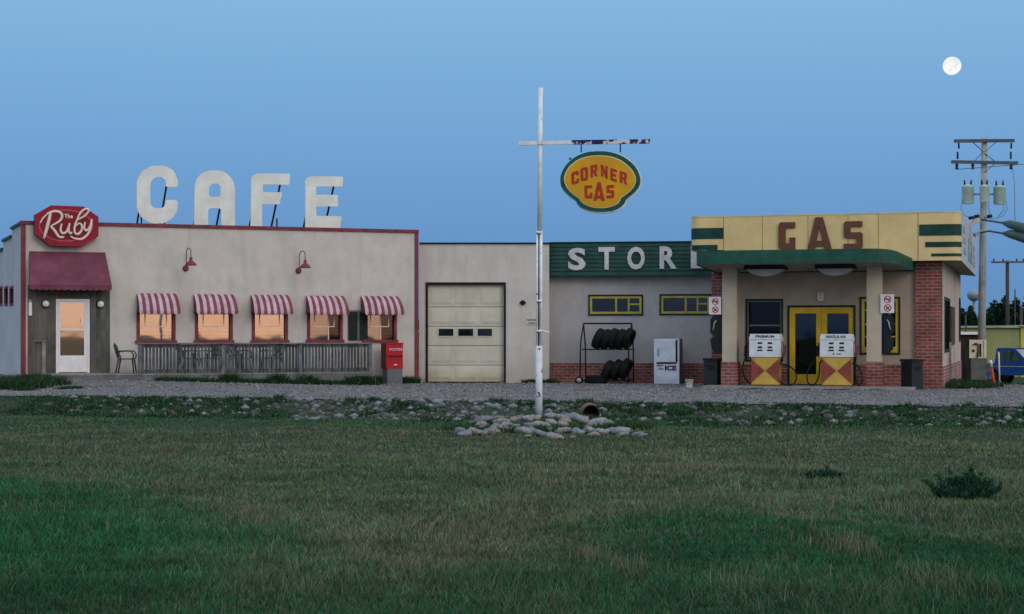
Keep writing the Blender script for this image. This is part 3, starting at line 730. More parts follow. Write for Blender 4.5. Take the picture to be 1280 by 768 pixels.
# storm door
a, b_, c_, e_ = door_r; c_ = .42
f = MB(CF).box(a,a+.07,-.06,.0,c_,e_).box(b_-.07,b_,-.06,.0,c_,e_).box(a+.07,b_-.07,-.06,.0,e_-.06,e_).build('door_frame', white_paint, cafe)
up = CF.rect(75.6,378.5,105.6,411,-.05); lo = CF.rect(75.2,413.6,105.2,444.6,-.05)
d = MB(CF); d.wall(a+.075, b_-.075, c_+.03, e_-.065, -.052, [up, lo], .03)
do = d.build('door', white_paint, cafe)
MB(CF).box(up[0],up[1],-.035,-.03,up[2],up[3]).build('pane', G_warm, do)
MB(CF).box(lo[0],lo[1],-.035,-.03,lo[2],lo[3]).build('pane', G_warm, do)
MB(CF).box(a+.08,b_-.08,-.018,-.003,c_+.04,e_-.1).build('inner_door', curtain, do)
h_ = CF.hit(103, 401.5, -.06); MB(CF).box(h_[0]-.04,h_[0]+.03,-.11,-.053,h_[1]-.06,h_[1]+.05).build('handle', white_paint, do)
MB(CF).box(up[0]-.01,up[1]+.01,-.058,-.0525,lo[3]+.005,up[2]-.005).build('door_rail', white_paint, do)
# dark folding panels between the fourth and fifth windows
pr = CF.rect(436,390,460,425.5,-.08)
f = MB(CF).box(pr[0],pr[0]+.28,-.06,-.02,pr[2],pr[3]).box(pr[0]+.34,pr[1],-.06,-.02,pr[2],pr[3]); f.build('dark_shutter', pm('near_black_green', (.018,.028,.024), .7, .3), cafe)
MB(CF).box(pr[0]+.28,pr[0]+.34,-.075,-.02,pr[2],pr[3]).box(pr[0]-.03,pr[1]+.02,-.075,-.02,pr[3],pr[3]+.05).build('shutter_frame', wood_grey, cafe)

# things on the cafe wall
for i, (px, py) in enumerate(((57.4,380),(125.8,380.6))):
    s_, z_ = CF.hit(px, py, -.12)
    t = thing('globe_lamp', ('round white globe lamp on the boards left of the cafe door', 'round white globe lamp on the boards right of the cafe door')[i], 'lamp', CF, (s_,-.03,z_), 'globe lamps beside the cafe door')
    MB(CF).lathe((s_,-.03,z_), [(.125,0),(.125,-.03),(.10,-.05)], 18, axis='y').build('base', dark_metal, t)
    MB(CF).ball((s_,-.12,z_), .10, 16).build('globe', white_paint, t)
s_, z_ = CF.hit(37.8, 385, -.05)
t = thing('letter_box', 'narrow pale wall ashtray tube on the boards far left of the cafe door', 'ashtray', CF, (s_,-.03,z_-.22))
MB(CF).box(s_-.045,s_+.045,-.09,-.036,z_-.22,z_+.16).build('tube', white_paint, t); MB(CF).lathe((s_,-.06,z_+.19), [(.045,-.02),(.05,0),(.03,.04)], 12).build('cap', galv, t)
def lamp(px, pb, sh, label):
    s_, z_ = CF.hit(px, pb, 0); g = z_+.62
    t = thing('gooseneck_lamp', label, 'wall lamp', CF, (s_,0,z_), 'gooseneck lamps on the cafe wall')
    MB(CF).lathe((s_,0,z_), [(.09,0),(.09,-.05),(.05,-.09)], 14, axis='y').build('wall_plate', maroon, t)
    pts = [(s_,-.09,z_),(s_,-.11,z_+.2),(s_,-.12,z_+.42)]+[(s_,-.12-.34*(1-math.cos(q*.4488)),z_+.45+.13*math.sin(q*.4488)) for q in range(8)]+[(s_,-.80,z_+.28)]
    MB(CF).tube(pts, .014, 8).build('neck', maroon, t)
    hb = MB(CF).lathe((s_,-.80,z_+.05), [(.17,0),(.165,.03),(.11,.10),(.05,.14),(.045,.24)], 18); hb.f.pop(-2); hb.m.pop(-2); hb.s.pop(-2)
    hb.build('shade', maroon, t)
lamp(232, 335.5, 0, 'maroon gooseneck lamp on the stucco above the first and second awnings')
lamp(373, 338.5, 0, 'maroon gooseneck lamp on the stucco above the fourth awning')

# octagonal sign
Z7 = lambda p: CF.hit(p[0]/6.98, 250+p[1]/6.98, -.3)
t = thing('octagon_sign', 'red octagonal Ruby sign above the maroon door awning', 'sign', CF, (*[Z7((580,400))[0]], -.1, Z7((580,400))[1]))
ruby = pm('ruby_red_paint', (.27,.008,.032), .4, .15, 2); ruby_dark = pm('dark_ruby_paint', (.10,.008,.015), .5); cream = pm('cream_letter', (.74,.62,.52), .5, .06)
octo = [Z7(p) for p in ((445,48),(730,58),(860,148),(858,320),(715,407),(440,402),(303,300),(303,130))]
MB(CF).plate([octo], -.3, -.02, 0, 1).build('board', [ruby, ruby_dark], t)
def ring(cx, cy, rx, ry, n=40): return [Z7((cx+rx*math.cos(2*math.pi*k/n), cy+ry*math.sin(2*math.pi*k/n))) for k in range(n)]
MB(CF).plate([ring(575,225,238,140), ring(575,225,228,131)], -.306, -.3).build('border_ring', pm('pinkish_line', (.45,.10,.12), .5), t)
MB(CF).plate([ring(575,228,205,112)], -.304, -.3).build('oval_field', ruby_dark if False else pm('deep_ruby_paint', (.20,.01,.02), .5), t)
def stroke(pts, r0, r1=None, sub=5):
    P = [Vector((*p, 0)) for p in pts]; out = []
    for i in range(len(P)-1):
        p0, p1, p2, p3 = P[max(i-1,0)], P[i], P[i+1], P[min(i+2,len(P)-1)]
        for k in range(sub):
            q = k/sub; out.append(.5*((2*p1)+(p2-p0)*q+(2*p0-5*p1+4*p2-p3)*q*q+(3*p1-p0-3*p2+p3)*q**3))
    out.append(P[-1]); pts3 = []
    for p in out: s_, z_ = Z7((p.x, p.y)); pts3.append((s_, -.325, z_))
    n = len(pts3); rr = [r0*(.45+.55*math.sin(math.pi*min(1,(k+1)/n*1.0))**.6) for k in range(n)]
    return pts3, rr
words = {
 'R': [([(350,205),(372,165),(405,132),(445,112)],.018),([(440,112),(428,170),(405,260),(382,340)],.042),([(405,128),(455,105),(510,106),(540,138),(520,185),(440,232)],.034),([(440,232),(475,270),(515,325),(560,325)],.036)],
 'u': [([(538,208),(527,262),(545,293),(580,278),(606,205)],.030),([(606,205),(597,262),(610,296),(628,282)],.030)],
 'b': [([(648,270),(668,185),(700,115),(745,82),(772,95),(742,138),(690,168),(668,178)],.026),([(668,178),(650,235),(652,288),(680,300),(710,268),(712,225),(690,207),(664,228)],.030)],
 'y': [([(742,195),(733,245),(752,270),(782,238),(800,168)],.030),([(800,168),(792,235),(765,300),(715,342),(655,340),(612,318)],.030)]}
for ch, ss in words.items():
    mb = MB(CF)
    for pts, r_s in ss:
        p3, rr = stroke(pts, r_s); mb.tube(p3, [r*1.25 for r in rr], 7)
    mb.build('script_letter', cream, t)
mb = MB(CF); q0 = Z7((562,160)); q1 = Z7((635,125)); put_text(mb, 'The', (q0[0], q1[0], q0[1], q1[1]), -.312, .03); mb.build('small_word', cream, t)

# CAFE roof letters
let_mat = pm('chalky_white_sheet', (.72,.77,.73), .8, .12, 1.6, streak=.15)
ZA = lambda p: (230+p[0]/5.118, 195+p[1]/5.118)
LET = {
 'C': [[(222.5,234),(222.5,226),(217.5,213.5),(207,207.5),(189,207.5),(178,213.5),(171,226),(171,262),(177,272.5),(188,279.5),(205,279.5),(216.5,272.5),(222.3,262),(222.3,250),(207,250),(207,256.5),(203,260.5),(193,260.5),(188,256),(188,228),(193,221.5),(202,221.5),(207,226),(207,234)]],
 'A': [[ZA(p) for p in ((65,455),(68,200),(80,150),(110,112),(160,93),(225,93),(275,112),(310,150),(326,200),(326,455),(238,455),(238,335),(155,335),(155,455))], [ZA(p) for p in ((160,262),(160,205),(175,180),(215,176),(232,195),(236,262))]],
 'F': [[ZA(p) for p in ((426,460),(430,150),(440,125),(465,112),(678,114),(676,185),(505,183),(505,232),(628,234),(612,310),(500,310),(500,460))]],
 'E': [[ZA(p) for p in ((776,470),(776,160),(790,138),(815,130),(1017,133),(1016,196),(846,196),(846,248),(985,250),(985,323),(846,324),(846,384),(1009,386),(998,470))]],
}
def fillet(P, r):
    out = []; n = len(P)
    for i in range(n):
        a, b, c = Vector(P[i-1]), Vector(P[i]), Vector(P[(i+1)%n]); ra = min(r, .42*(a-b).length); rc = min(r, .42*(c-b).length)
        p, q = b+(a-b).normalized()*ra, b+(c-b).normalized()*rc
        for k in range(5): t_ = k/4; out.append(tuple(p*(1-t_)**2+b*2*t_*(1-t_)+q*t_*t_))
    return out
for ch, loops in LET.items():
    loops = [fillet(l, 4 if ch in 'CA' else 1.2) for l in loops]
    vL = .35; l2 = [[CF.hit(p[0], p[1], vL) for p in l] for l in loops]
    xs_ = [p[0] for p in l2[0]]; zs_ = [p[1] for p in l2[0]]; x0, x1, z1 = min(xs_), max(xs_), max(zs_)
    t = thing('roof_letter', f'tall white letter {ch} of the word CAFE on the cafe roof', 'sign letter', CF, ((x0+x1)/2, vL, CT-.05), 'white letters standing on the cafe roof')
    MB(CF).plate(l2, vL, vL+.05).build('letter_face', let_mat, t)
    for fx in (.12, .68):
        xx = x0+(x1-x0)*fx
        MB(CF).bar((xx+.12, vL+.08, z1-.25), (xx-.12, vL+1.3, 3.72), .045, m=0).build('strut', dark_metal, t)
        MB(CF).bar((xx, vL+.07, 3.7), (xx, vL+.07, CT+.35), .04).build('upright', dark_metal, t)

# deck
deck = thing('wooden_deck', 'weathered grey wooden deck with picket railing along the cafe front', 'deck', CF, (0,-1.6,0))
d0 = CF.hit(51, 468, -1.6)[0]; d1 = CF.hit(466, 467, -1.6)[0]; dz = .415
mb = MB(CF); x = d0
while x < d1-.01: mb.box(x, min(x+.135, d1), -1.6, -.04, dz-.035, dz); x += .14
mb.build('floorboards', wood_pale, deck)
MB(CF).box(d0, d1, -1.585, -1.55, dz-.27, dz-.036).box(d0, d0+.04, -1.55, -.05, dz-.27, dz-.036).build('skirt_board', wood_grey, deck)
sx1 = CF.hit(184, 475, -2.0)[0]; MB(CF).box(d0-.1, sx1, -2.0, -1.6, .16, .215).box(d0-.1, sx1, -1.95, -1.91, -.02, .16).build('step', wood_pale, deck)
r0 = CF.hit(172.5, 430, -1.55)[0]; r1 = CF.hit(464.5, 430, -1.55)[0]; rt = CF.hit(318, 428.6, -1.55)[1]
MB(CF).box(r0-.02, r1+.03, -1.64, -1.50, rt-.035, rt).build('handrail', wood_grey, deck)
MB(CF).box(r0+.1, r1-.05, -1.545, -1.51, rt-.14, rt-.045).box(r0+.1, r1-.05, -1.545, -1.51, dz+.04, dz+.12).build('rail_stringer', wood_grey, deck)
posts = [r0, r0+2.4, r0+4.7, r1-.1]
for x in posts: MB(CF).box(x, x+.1, -1.60, -1.5, dz, rt-.036).build('rail_post', wood_grey, deck)
MB(CF).box(r1-.1, r1, -1.5, -.05, rt-.035, rt-.002).box(r1-.06, r1-.02, -1.5, -.05, dz+.04, dz+.12).build('end_rail', wood_grey, deck)
npk = 68; picket_a = pm('dark_slate_picket', (.06,.072,.078), .9, .35, 4, .3, 30, streak=.4); picket_b = pm('bluish_picket', (.10,.12,.13), .9, .35, 4, .3, 30, streak=.4)
for k in range(npk):
    x = r0+.14+(r1-r0-.26)*k/(npk-1); wj = .07*random.uniform(.9,1.08)
    o = MB(CF).box(x-wj/2, x+wj/2, -1.572, -1.548, dz-.05+random.uniform(-.02,.02), rt-.04).build('picket', random.choice((picket_a, picket_b)), deck)
# stub rail at the left end
ps = CF.hit(52.5, 430, -1.5)[0]; pe = CF.hit(56.6, 430, -1.5)[0]; pz = CF.hit(50, 385, -1.5)[1]; zr = CF.hit(50, 427.4, -1.5)[1]
MB(CF).box(ps, pe, -1.54, -1.46, dz, zr).build('end_post', wood_pale, deck)
xa = CF.hit(42.5, 430, -1.5)[0]; MB(CF).box(xa, pe+.02, -1.56, -1.2, zr, zr+.04).build('end_shelf', wood_grey, deck)
MB(CF).box(xa+.06, ps-.01, -1.5, -1.25, dz, zr-.004).build('end_panel', wood_dark, deck)

# chairs
plastic = pm('dark_green_plastic', (.012,.022,.026), .4, .2, 4, spec=.5)
def make_chair(fr, s_, v_, z_, rot, label):
    t = thing('patio_chair', label, 'chair', fr, (s_, v_, z_), 'dark plastic chairs on the deck'); t.rotation_euler = (0,0,fr.a+rot); ORIG[t.name] = (0,0,0)
    MB().box(-.22,.22,-.22,.22,.40,.43).build('seat', plastic, t)
    b = MB()
    for q in range(5): x = -.17+q*.085; b.bar((x, .19, .46), (x*1.15, .32, .82), .05, .015)
    b.tube([(-.22,.20,.43),(-.235,.27,.62),(-.20,.325,.80),(0,.345,.86),(.20,.325,.80),(.235,.27,.62),(.22,.20,.43)], .02, 6); b.build('backrest', plastic, t)
    for sg in (-1, 1):
        MB().tube([(sg*.24,.25,.62),(sg*.28,.05,.65),(sg*.28,-.18,.64),(sg*.27,-.24,.55),(sg*.25,-.23,.42)], .022, 6).build('armrest', plastic, t)
        MB().tube([(sg*.2,-.2,.4),(sg*.24,-.25,0)], [.026,.018], 6).build('leg', plastic, t)
        MB().tube([(sg*.2,.2,.4),(sg*.23,.27,0)], [.026,.018], 6).build('leg', plastic, t)
    return t
s_ = CF.hit(158, 466, -.75)[0]
make_chair(CF, s_, -.75, dz, R(72), 'dark plastic armchair left of the railing, beside the cafe door')
for px, ro, lb in ((236, 60, 'first dark plastic armchair behind the railing, under the second window'), (262, -70, 'second dark plastic armchair behind the railing, right of the second window'), (300, 40, 'dark plastic armchair behind the railing, left of the third window'), (340, -60, 'dark plastic armchair behind the railing, under the third window')):
    make_chair(CF, CF.hit(px, 460, -.8)[0], -.8, dz, R(ro), lb)

# red mailbox
s0, z0 = CF.hit(493, 476, -.9); z0 = lot_z(-4)+.02
FM = Frame(*CF.world((s0, -.9, 0))[:2], 24)
t = thing('mail_box', 'red mailbox with grey base standing right of the deck', 'mailbox', FM, (0,0,z0))
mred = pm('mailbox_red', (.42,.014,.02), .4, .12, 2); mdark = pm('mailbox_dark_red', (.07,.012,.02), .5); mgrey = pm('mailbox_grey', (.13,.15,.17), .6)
hw = .27; hz1 = 1.27
b = MB(FM); b.plate([[(-.32,0),(0,0)]] if False else [[(-hw,.50),(hw,.50),(hw,hz1-.02),(-hw,hz1-.02)]], -.02, .45, 0); b.build('body', mred, t)
pts = [(-hw-.02,0),(-hw-.02,hz1)]
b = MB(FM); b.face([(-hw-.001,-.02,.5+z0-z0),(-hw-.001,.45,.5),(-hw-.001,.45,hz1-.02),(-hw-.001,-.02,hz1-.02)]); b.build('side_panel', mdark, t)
MB(FM).face([(-hw-.01,-.03,hz1-.02),(hw+.01,-.03,hz1-.02),(hw+.01,.46,hz1+.05),(-hw-.01,.46,hz1+.05)])
b = MB(FM); b.box(-hw-.015,hw+.015,-.035,.46,hz1-.02,hz1+.02); b.build('lid', mred, t)
b = MB(FM); b.box(-hw+.04,hw-.01,.0,.44,0.0,.5); b.build('base', mgrey, t)
b = MB(FM); b.box(-hw+.05,hw-.04,-.045,-.021,.86,.90); b.build('slot', mdark, t)
b = MB(FM); b.box(-.02,.08,-.03,-.021,.60,.63); b.build('latch', white_paint, t)
b = MB(FM); put_text(b, 'POSTES', (-.17,.25,1.05,1.12), -.024, .02); b.build('lettering', pm('lilac_white', (.62,.55,.66), .5), t)

# ================================================================== GARAGE
GF = Frame((523-640)/FOC*55.25, 55.25, 0)
GL_ = GF.hit(686.5, 400)[0]; gt = 1.5+114.8/FOC*55.25
gar = thing('garage_building', 'flat roofed stucco garage with one pale overhead door', 'building', GF, (0,0,0))
gr_ = GF.rect(534.5, 355.5, 630, 477.5)
MB(GF).wall(0.02, GL_, -.1, gt, 0, [(gr_[0], gr_[1], -.1, gr_[3])], .22).face([(GL_,0,-.1),(GL_,9,-.1),(GL_,9,gt),(GL_,0,gt)]) 
mb = MB(GF).wall(0.02, GL_, -.1, gt, 0, [(gr_[0], gr_[1], -.1, gr_[3])], .22); mb.face([(GL_,0,-.1),(GL_,9,-.1),(GL_,9,gt),(GL_,0,gt)]); mb.face([(0.02,9,-.1),(GL_,9,-.1),(GL_,9,gt),(0.02,9,gt)])
mb.build('wall', stucco, gar)
MB(GF).box(0.03, GL_+.04, -.05, 9.05, gt, gt+.045).build('roof_edge', dark_metal, gar)
ft = .06
MB(GF).box(gr_[0]-ft, gr_[0]+.01, -.03, .05, 0, gr_[3]+ft).box(gr_[1]-.01, gr_[1]+ft, -.03, .05, 0, gr_[3]+ft).box(gr_[0]+.01, gr_[1]-.01, -.03, .05, gr_[3]-.01, gr_[3]+ft).build('door_surround', dark_metal, gar)
gdm = pm('pale_green_door_paint', (.55,.54,.45), .6, .08, 1.2, streak=.22, stain=(.33,.26,.11), stain_amt=.75, stain_lo=-.1, stain_hi=.5)
rows = [CF and GF.hit(580, q, .12)[1] for q in (477.5, 456.5, 432, 408, 383.8, 356)]
gd = None
x0, x1 = gr_[0]+.01, gr_[1]-.01
wpx = [(548.2,566.8),(572.7,591.5),(597,615)]
for k in range(5):
    c_, e_ = rows[k]+.008, rows[k+1]-.008
    hl = []
    if k == 2:
        for a_, b_ in wpx: q = GF.rect(a_, 411.2, b_, 420.2, .12); hl.append((q[0], q[1], q[2], q[3]))
    mb = MB(GF); mb.wall(x0, x1, c_, e_, .12, hl, .04)
    if k != 2:
        for j in range(3):
            a_ = x0+(x1-x0)*(j/3)+.08; b_ = x0+(x1-x0)*((j+1)/3)-.08; mb.box(a_, b_, .105, .1195, c_+.09, e_-.09)
            mb.box(a_+.05, b_-.05, .097, .105, c_+.13, e_-.13)
    sec = mb.build('door_panel', gdm, gar)
    for q in hl:
        MB(GF).box(q[0], q[1], .155, .16, q[2], q[3]).build('pane', G_dark, sec)
        MB(GF).box(q[0]-.03, q[0], .10, .118, q[2]-.03, q[3]+.03).box(q[1], q[1]+.03, .10, .118, q[2]-.03, q[3]+.03).box(q[0], q[1], .10, .118, q[3], q[3]+.03).box(q[0], q[1], .10, .118, q[2]-.03, q[2]).build('window_trim', cream_paint, sec)
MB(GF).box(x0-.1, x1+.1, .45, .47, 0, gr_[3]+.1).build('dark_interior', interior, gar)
s_, z_ = GF.hit(653.5, 378.5)
t = thing('wall_vent', 'small black round vent on the garage wall left of the sign pole', 'vent', GF, (s_, 0, z_))
MB(GF).lathe((s_, 0, z_), [(.075,0),(.08,-.06),(.05,-.09)], 14, axis='y').build('cap', dark_metal, t); MB(GF).box(s_-.1, s_+.1, -.02, 0, z_-.02, z_+.02).build('bracket', dark_metal, t)
q = GF.rect(657.5, 398, 671, 405.8, -.02)
t = thing('notice_plate', 'small pale notice plate with dark lines behind the sign pole', 'sign', GF, (q[0], 0, q[2]))
MB(GF).box(q[0], q[1], -.02, -.001, q[2], q[3]).build('plate', cream_paint, t)
mb = MB(GF); hq = q[3]-q[2]; put_text(mb, 'NOTICE', (q[0]+.04, q[1]-.03, q[2]+hq*.55, q[3]-.02), -.023, .03); mb.box(q[0]+.08, q[1]-.04, -.023, -.0205, q[2]+.03, q[2]+hq*.3); mb.build('lettering', dark_metal, t)

# ================================================================== STORE
SF = Frame((686.5-640)/FOC*56.0, 56.0, -8)
store = thing('store_building', 'low grey stucco store with brick base and yellow framed windows', 'building', SF, (0,0,0))
SL = SF.hit(902, 400)[0]; st_top = 4.35
sw_ = [SF.rect(735.4,368.5,804,394.6), SF.rect(824.4,367.8,889,394.2)]
bz = SF.hit(780, 454.3)[1]
MB(SF).wall(0, SL, bz, st_top, 0, sw_, .15).build('wall', stucco_store, store)
MB(SF).box(.06, SL, -.04, .1, -.15, bz).build('brick_base', redbrick, store)
MB(SF).box(.0, SL, -.02, 8, st_top, st_top+.04).build('roof', roofing, store)
MB(SF).box(0.0, .05, -.9, 0, -.1, .0).build('corner_kerb', concrete, store)
for i, q in enumerate(sw_):
    a, b_, c_, e_ = q; o_ = .05
    f = MB(SF).box(a-.0, a+o_, -.03, .04, c_, e_).box(b_-o_, b_, -.03, .04, c_, e_).box(a+o_, b_-o_, -.03, .04, e_-o_, e_).box(a+o_, b_-o_, -.03, .04, c_, c_+o_).build('window', frame_green, store)
    a2, b2, c2, e2 = a+o_, b_-o_, c_+o_, e_-o_; y_ = .07
    y = MB(SF).box(a2, a2+y_, -.015, .05, c2, e2).box(b2-y_, b2, -.015, .05, c2, e2).box(a2+y_, b2-y_, -.015, .05, e2-y_, e2).box(a2+y_, b2-y_, -.015, .05, c2, c2+y_)
    w_ = b2-a2; m1 = a2+w_*.49; m2 = a2+w_*.735
    y.box(m1, m1+.06, -.01, .05, c2+y_, e2-y_).box(m2, m2+.05, -.01, .05, c2+y_, e2-y_).box(m2+.05, b2-y_, -.01, .05, (c2+e2)/2, (c2+e2)/2+.05)
    y.build('sash', win_yellow, f)
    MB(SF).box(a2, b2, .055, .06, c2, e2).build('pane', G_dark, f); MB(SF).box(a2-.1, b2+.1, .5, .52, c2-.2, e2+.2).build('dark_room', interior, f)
    if i == 1:
        q2 = SF.rect(833,374,842,390,.2); MB(SF).box(q2[0], q2[1], .2, .22, q2[2], q2[3]).build('poster', pm('blue_poster', (.15,.30,.60), .6), f)
# STORE sign board
a, zt = SF.hit(686.8, 304, -.3); b_ = SF.hit(905, 302, -.3)[0]; zb = SF.hit(690, 344.2, -.3)[1]; zt2 = zt
t = thing('store_sign', 'long dark green lapped board sign reading STORE above the store windows', 'sign', SF, ((a+b_)/2, -.1, zb))
mb = MB(SF); n = 8
for k in range(n):
    c_, e_ = zb+(zt-zb)*k/n, zb+(zt-zb)*(k+1)/n
    mb.face([(a,-.315,c_),(b_,-.315,c_),(b_,-.285,e_),(a,-.285,e_)]); mb.face([(a,-.315,c_),(b_,-.315,c_),(b_,-.285,c_),(a,-.285,c_)])
mb.box(a, b_, -.283, -.02, zb, zt)
mb.build('sign_board', pm('dark_teal_boards', (.018,.070,.062), .6, .25, 2.5, streak=.4), t)
MB(SF).box(a-.03, a+.03, -.34, -.02, zb-.01, zt+.02).box(a+.03, b_, -.34, -.02, zb-.05, zb+.0).box(a+.03, b_, -.34, -.02, zt, zt+.03).build('edge_trim', dark_green, t)
for ch, x0, x1, y0, y1 in (('S',710,732.3,310,338),('T',748,768.5,309,337.2),('O',784,806.2,308.5,337.2),('R',824.5,845.8,308.2,336.2),('E',863.5,884,307.5,335.6)):
    q = SF.rect(x0, y0, x1, y1, -.33); mb = MB(SF); put_text(mb, ch, q, -.345, .035, thick=.025); mb.build('letter', pm('store_letter_white', (.55,.56,.58), .6, .15, 5, streak=.4), t)

# ------------------------------------------------------------------ tyre rack, tyres
RK = Frame(*SF.world((SF.hit(757, 478, -1.2)[0], -1.2, 0))[:2], -6)
rz = .0
def rk(px, py, v=0): return RK.hit(px, py, v)
rack = thing('tyre_rack', 'black steel tyre rack against the store wall', 'rack', RK, (0,0,rz))
lx, tz = rk(729.5, 404.6); rx_, _ = rk(789.5, 404.6); shz = rk(757, 437)[1]
fm = MB(RK).tube([(lx,0,tz),(rx_,0,tz)], .025, 8)
for x in (lx, rx_):
    for sg in (-1, 1): fm.tube([(x,0,tz),(x-.02+sg*.05,sg*.16,tz-.5),(x-.02+sg*.06,sg*.3,shz),(x-.02+sg*.07,sg*.33,.03)], .022, 8)
    fm.tube([(x,-.33,shz),(x,.33,shz)], .018, 6).tube([(x,-.33,.12),(x,.33,.12)], .018, 6)
fm.build('frame', dark_metal, rack)
for zz_ in (shz, .12):
    MB(RK).tube([(lx-.04,-.3,zz_),(rx_,-.3,zz_)], .02, 6).tube([(lx-.04,.3,zz_),(rx_,.3,zz_)], .02, 6).build('shelf_bar', dark_metal, rack)
MB(RK).lathe((lx-.12,-.36,.125), [(.05,-.03),(.125,-.03),(.125,.05),(.05,.05)], 18, axis='y').build('wheel', black_rubber, rack)
MB(RK).lathe((lx-.12,-.40,.125), [(.02,-.01),(.075,-.005),(.075,.02)], 16, axis='y').build('hub', galv, rack)
tyre_mesh = {}
def tyre(s_, v_, z_, yaw, roll, label, R_=.33, flat=False):
    mb = MB(); prof = [(.19,-.09),(.30,-.115),(.325,-.09),(.33,-.05),(.322,-.045),(.322,-.03),(.33,-.025),(.33,.025),(.322,.03),(.322,.045),(.33,.05),(.325,.09),(.30,.115),(.19,.09),(.185,.0)]
    n = 28; base = 0
    for r, h in prof:
        for j in range(n): a = 2*math.pi*j/n; mb.v.append((h*R_/.33, r*R_/.33*math.cos(a), r*R_/.33*math.sin(a)))
    K = len(prof)
    for k in range(K):
        for j in range(n): mb.f.append((k*n+j, k*n+(j+1)%n, ((k+1)%K)*n+(j+1)%n, ((k+1)%K)*n+j)); mb.m.append(0); mb.s.append(True)
    o = mb.build('tyre', black_rubber); o.location = RK.world((s_, v_, z_)); o.rotation_euler = (0, roll, RK.a+yaw)
    return tag(o, label, 'tyre', 'black tyres kept on the rack')
ords = ['leftmost', 'second', 'middle', 'fourth', 'rightmost']
for k in range(5):
    s_ = lx+.48+k*.225; tyre(s_, random.uniform(-.03,.03), shz+.33-.02*(k%2), R(-12+random.uniform(-4,4)), R(24 if k != 2 else 20), f'{ords[k]} of five black tyres leaning on the upper shelf of the rack')
for k in range(3): tyre(rx_-.72+k*.26, 0, .12+.30+.03*k, R(-14), R(26), f'{("leftmost","middle","rightmost")[k]} of three black tyres leaning on the bottom bars of the rack')
tyre(lx+.42, -.02, .16, 0, R(90), 'black tyre lying flat at the left foot of the rack', .34)

# ------------------------------------------------------------------ ice freezer
FI = Frame(*SF.world((SF.hit(833, 481, -1.1)[0], -1.1, 0))[:2], -14)
x0, x1 = FI.hit(817.5, 450)[0], FI.hit(849, 450)[0]; zt = FI.hit(833, 423.8)[1]; zb = FI.hit(833, 481)[1]
t = thing('ice_freezer', 'white upright ice freezer by the store brick base', 'ice freezer', FI, ((x0+x1)/2, 0, zb))
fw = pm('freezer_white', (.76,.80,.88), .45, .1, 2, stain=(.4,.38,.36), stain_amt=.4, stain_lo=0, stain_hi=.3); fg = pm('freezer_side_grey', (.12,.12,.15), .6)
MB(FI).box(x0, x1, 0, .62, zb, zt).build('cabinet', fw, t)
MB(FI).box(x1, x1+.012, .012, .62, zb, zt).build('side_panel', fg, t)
q = FI.rect(821, 426, 844.3, 452.6, -.03); MB(FI).box(q[0], q[1], -.04, -.002, q[2], q[3]).build('door', pm('freezer_door_white', (.78,.81,.88), .4), t)
q2 = FI.rect(821.6, 436, 823.3, 445, -.05); MB(FI).box(q2[0], q2[1], -.075, -.041, q2[2], q2[3]).build('handle', galv, t)
q2 = FI.rect(844.8, 425, 846.8, 453, -.01); MB(FI).box(q2[0], q2[1], -.012, -.002, q2[2], q2[3]).build('hinge_strip', dark_metal, t)
q2 = FI.rect(820.5, 453.3, 846, 455, -.01); MB(FI).box(q2[0], q2[1], -.012, -.002, q2[2], q2[3]).build('dark_line', dark_metal, t)
mb = MB(FI); put_text(mb, 'ICE', FI.rect(831, 457, 845.6, 463.4, -.01), -.012, .05); mb.build('lettering', pm('ice_dark_red', (.16,.01,.03), .5), t)
mb = MB(FI); put_text(mb, 'PARTY', FI.rect(821, 456, 829, 458.4, -.01), -.012, .03); mb.build('small_lettering', dark_metal, t)
mb = MB(FI); put_text(mb, 'COLD', FI.rect(823, 460, 829, 462.4, -.01), -.012, .03); mb.build('small_lettering', dark_metal, t)
# bucket
bp_ = at(861.5, 486, 1.5*FOC/66); t = thing('bucket', 'small white bucket on the gravel right of the ice freezer', 'bucket', W, (bp_.x, bp_.y, 0))
hb = MB().lathe((bp_.x, bp_.y, 0.02), [(.09,0),(.12,.22),(.13,.23),(.12,.245)], 18); hb.f.pop(); hb.m.pop(); hb.s.pop(); hb.build('pail', pm('scuffed_pail', (.36,.38,.40), .6, .3, 12), t)
MB().tube([(bp_.x-.12,bp_.y,.25),(bp_.x-.1,bp_.y-.06,.18),(bp_.x,bp_.y-.12,.14),(bp_.x+.1,bp_.y-.06,.18),(bp_.x+.12,bp_.y,.25)], .006, 6).build('handle', galv, t)

# ================================================================== GAS STATION
QF = Frame((1178-640)/FOC*49.3, 49.3, -16.5)
gas = thing('gas_station_building', 'gas station with yellow fascia, green canopy, cream pillars and brick corners', 'building', QF, (0,0,0))
def qx(px, v=0): return QF.hit(px, 420, v)[0]
def qz(px, py, v=0): return QF.hit(px, py, v)[1]
wv = .10
xl = qx(890); bzz = qz(1010, 455.5, wv); wtop = 3.75
wl = QF.rect(932, 374, 979, 452, wv); dr = QF.rect(984.6, 381.9, 1069.4, 484, wv); dr = (dr[0], dr[1], .1, dr[3]); wr = QF.rect(1074.8, 371.3, 1125.4, 443.4, wv)
MB(QF).wall(xl, 0, bzz, wtop, wv, [wl, (dr[0], dr[1], bzz, dr[3]), wr], .15).build('front_wall', stucco_gas, gas)
MB(QF).box(xl, dr[0]-.0, wv-.03, wv+.1, -.1, bzz).build('brick_base', redbrick, gas)
MB(QF).box(dr[1], -.0, wv-.03, wv+.1, -.1, bzz).build('brick_base', redbrick, gas)
MB(QF).box(qx(1143.5), 0, 0, wv-.035, -.1, wtop).build('brick_pilaster', redbrick, gas)
MB(QF).box(qx(889.5), qx(903), 0, wv-.035, -.1, wtop).build('brick_pilaster', redbrick, gas)
SD = 13.0
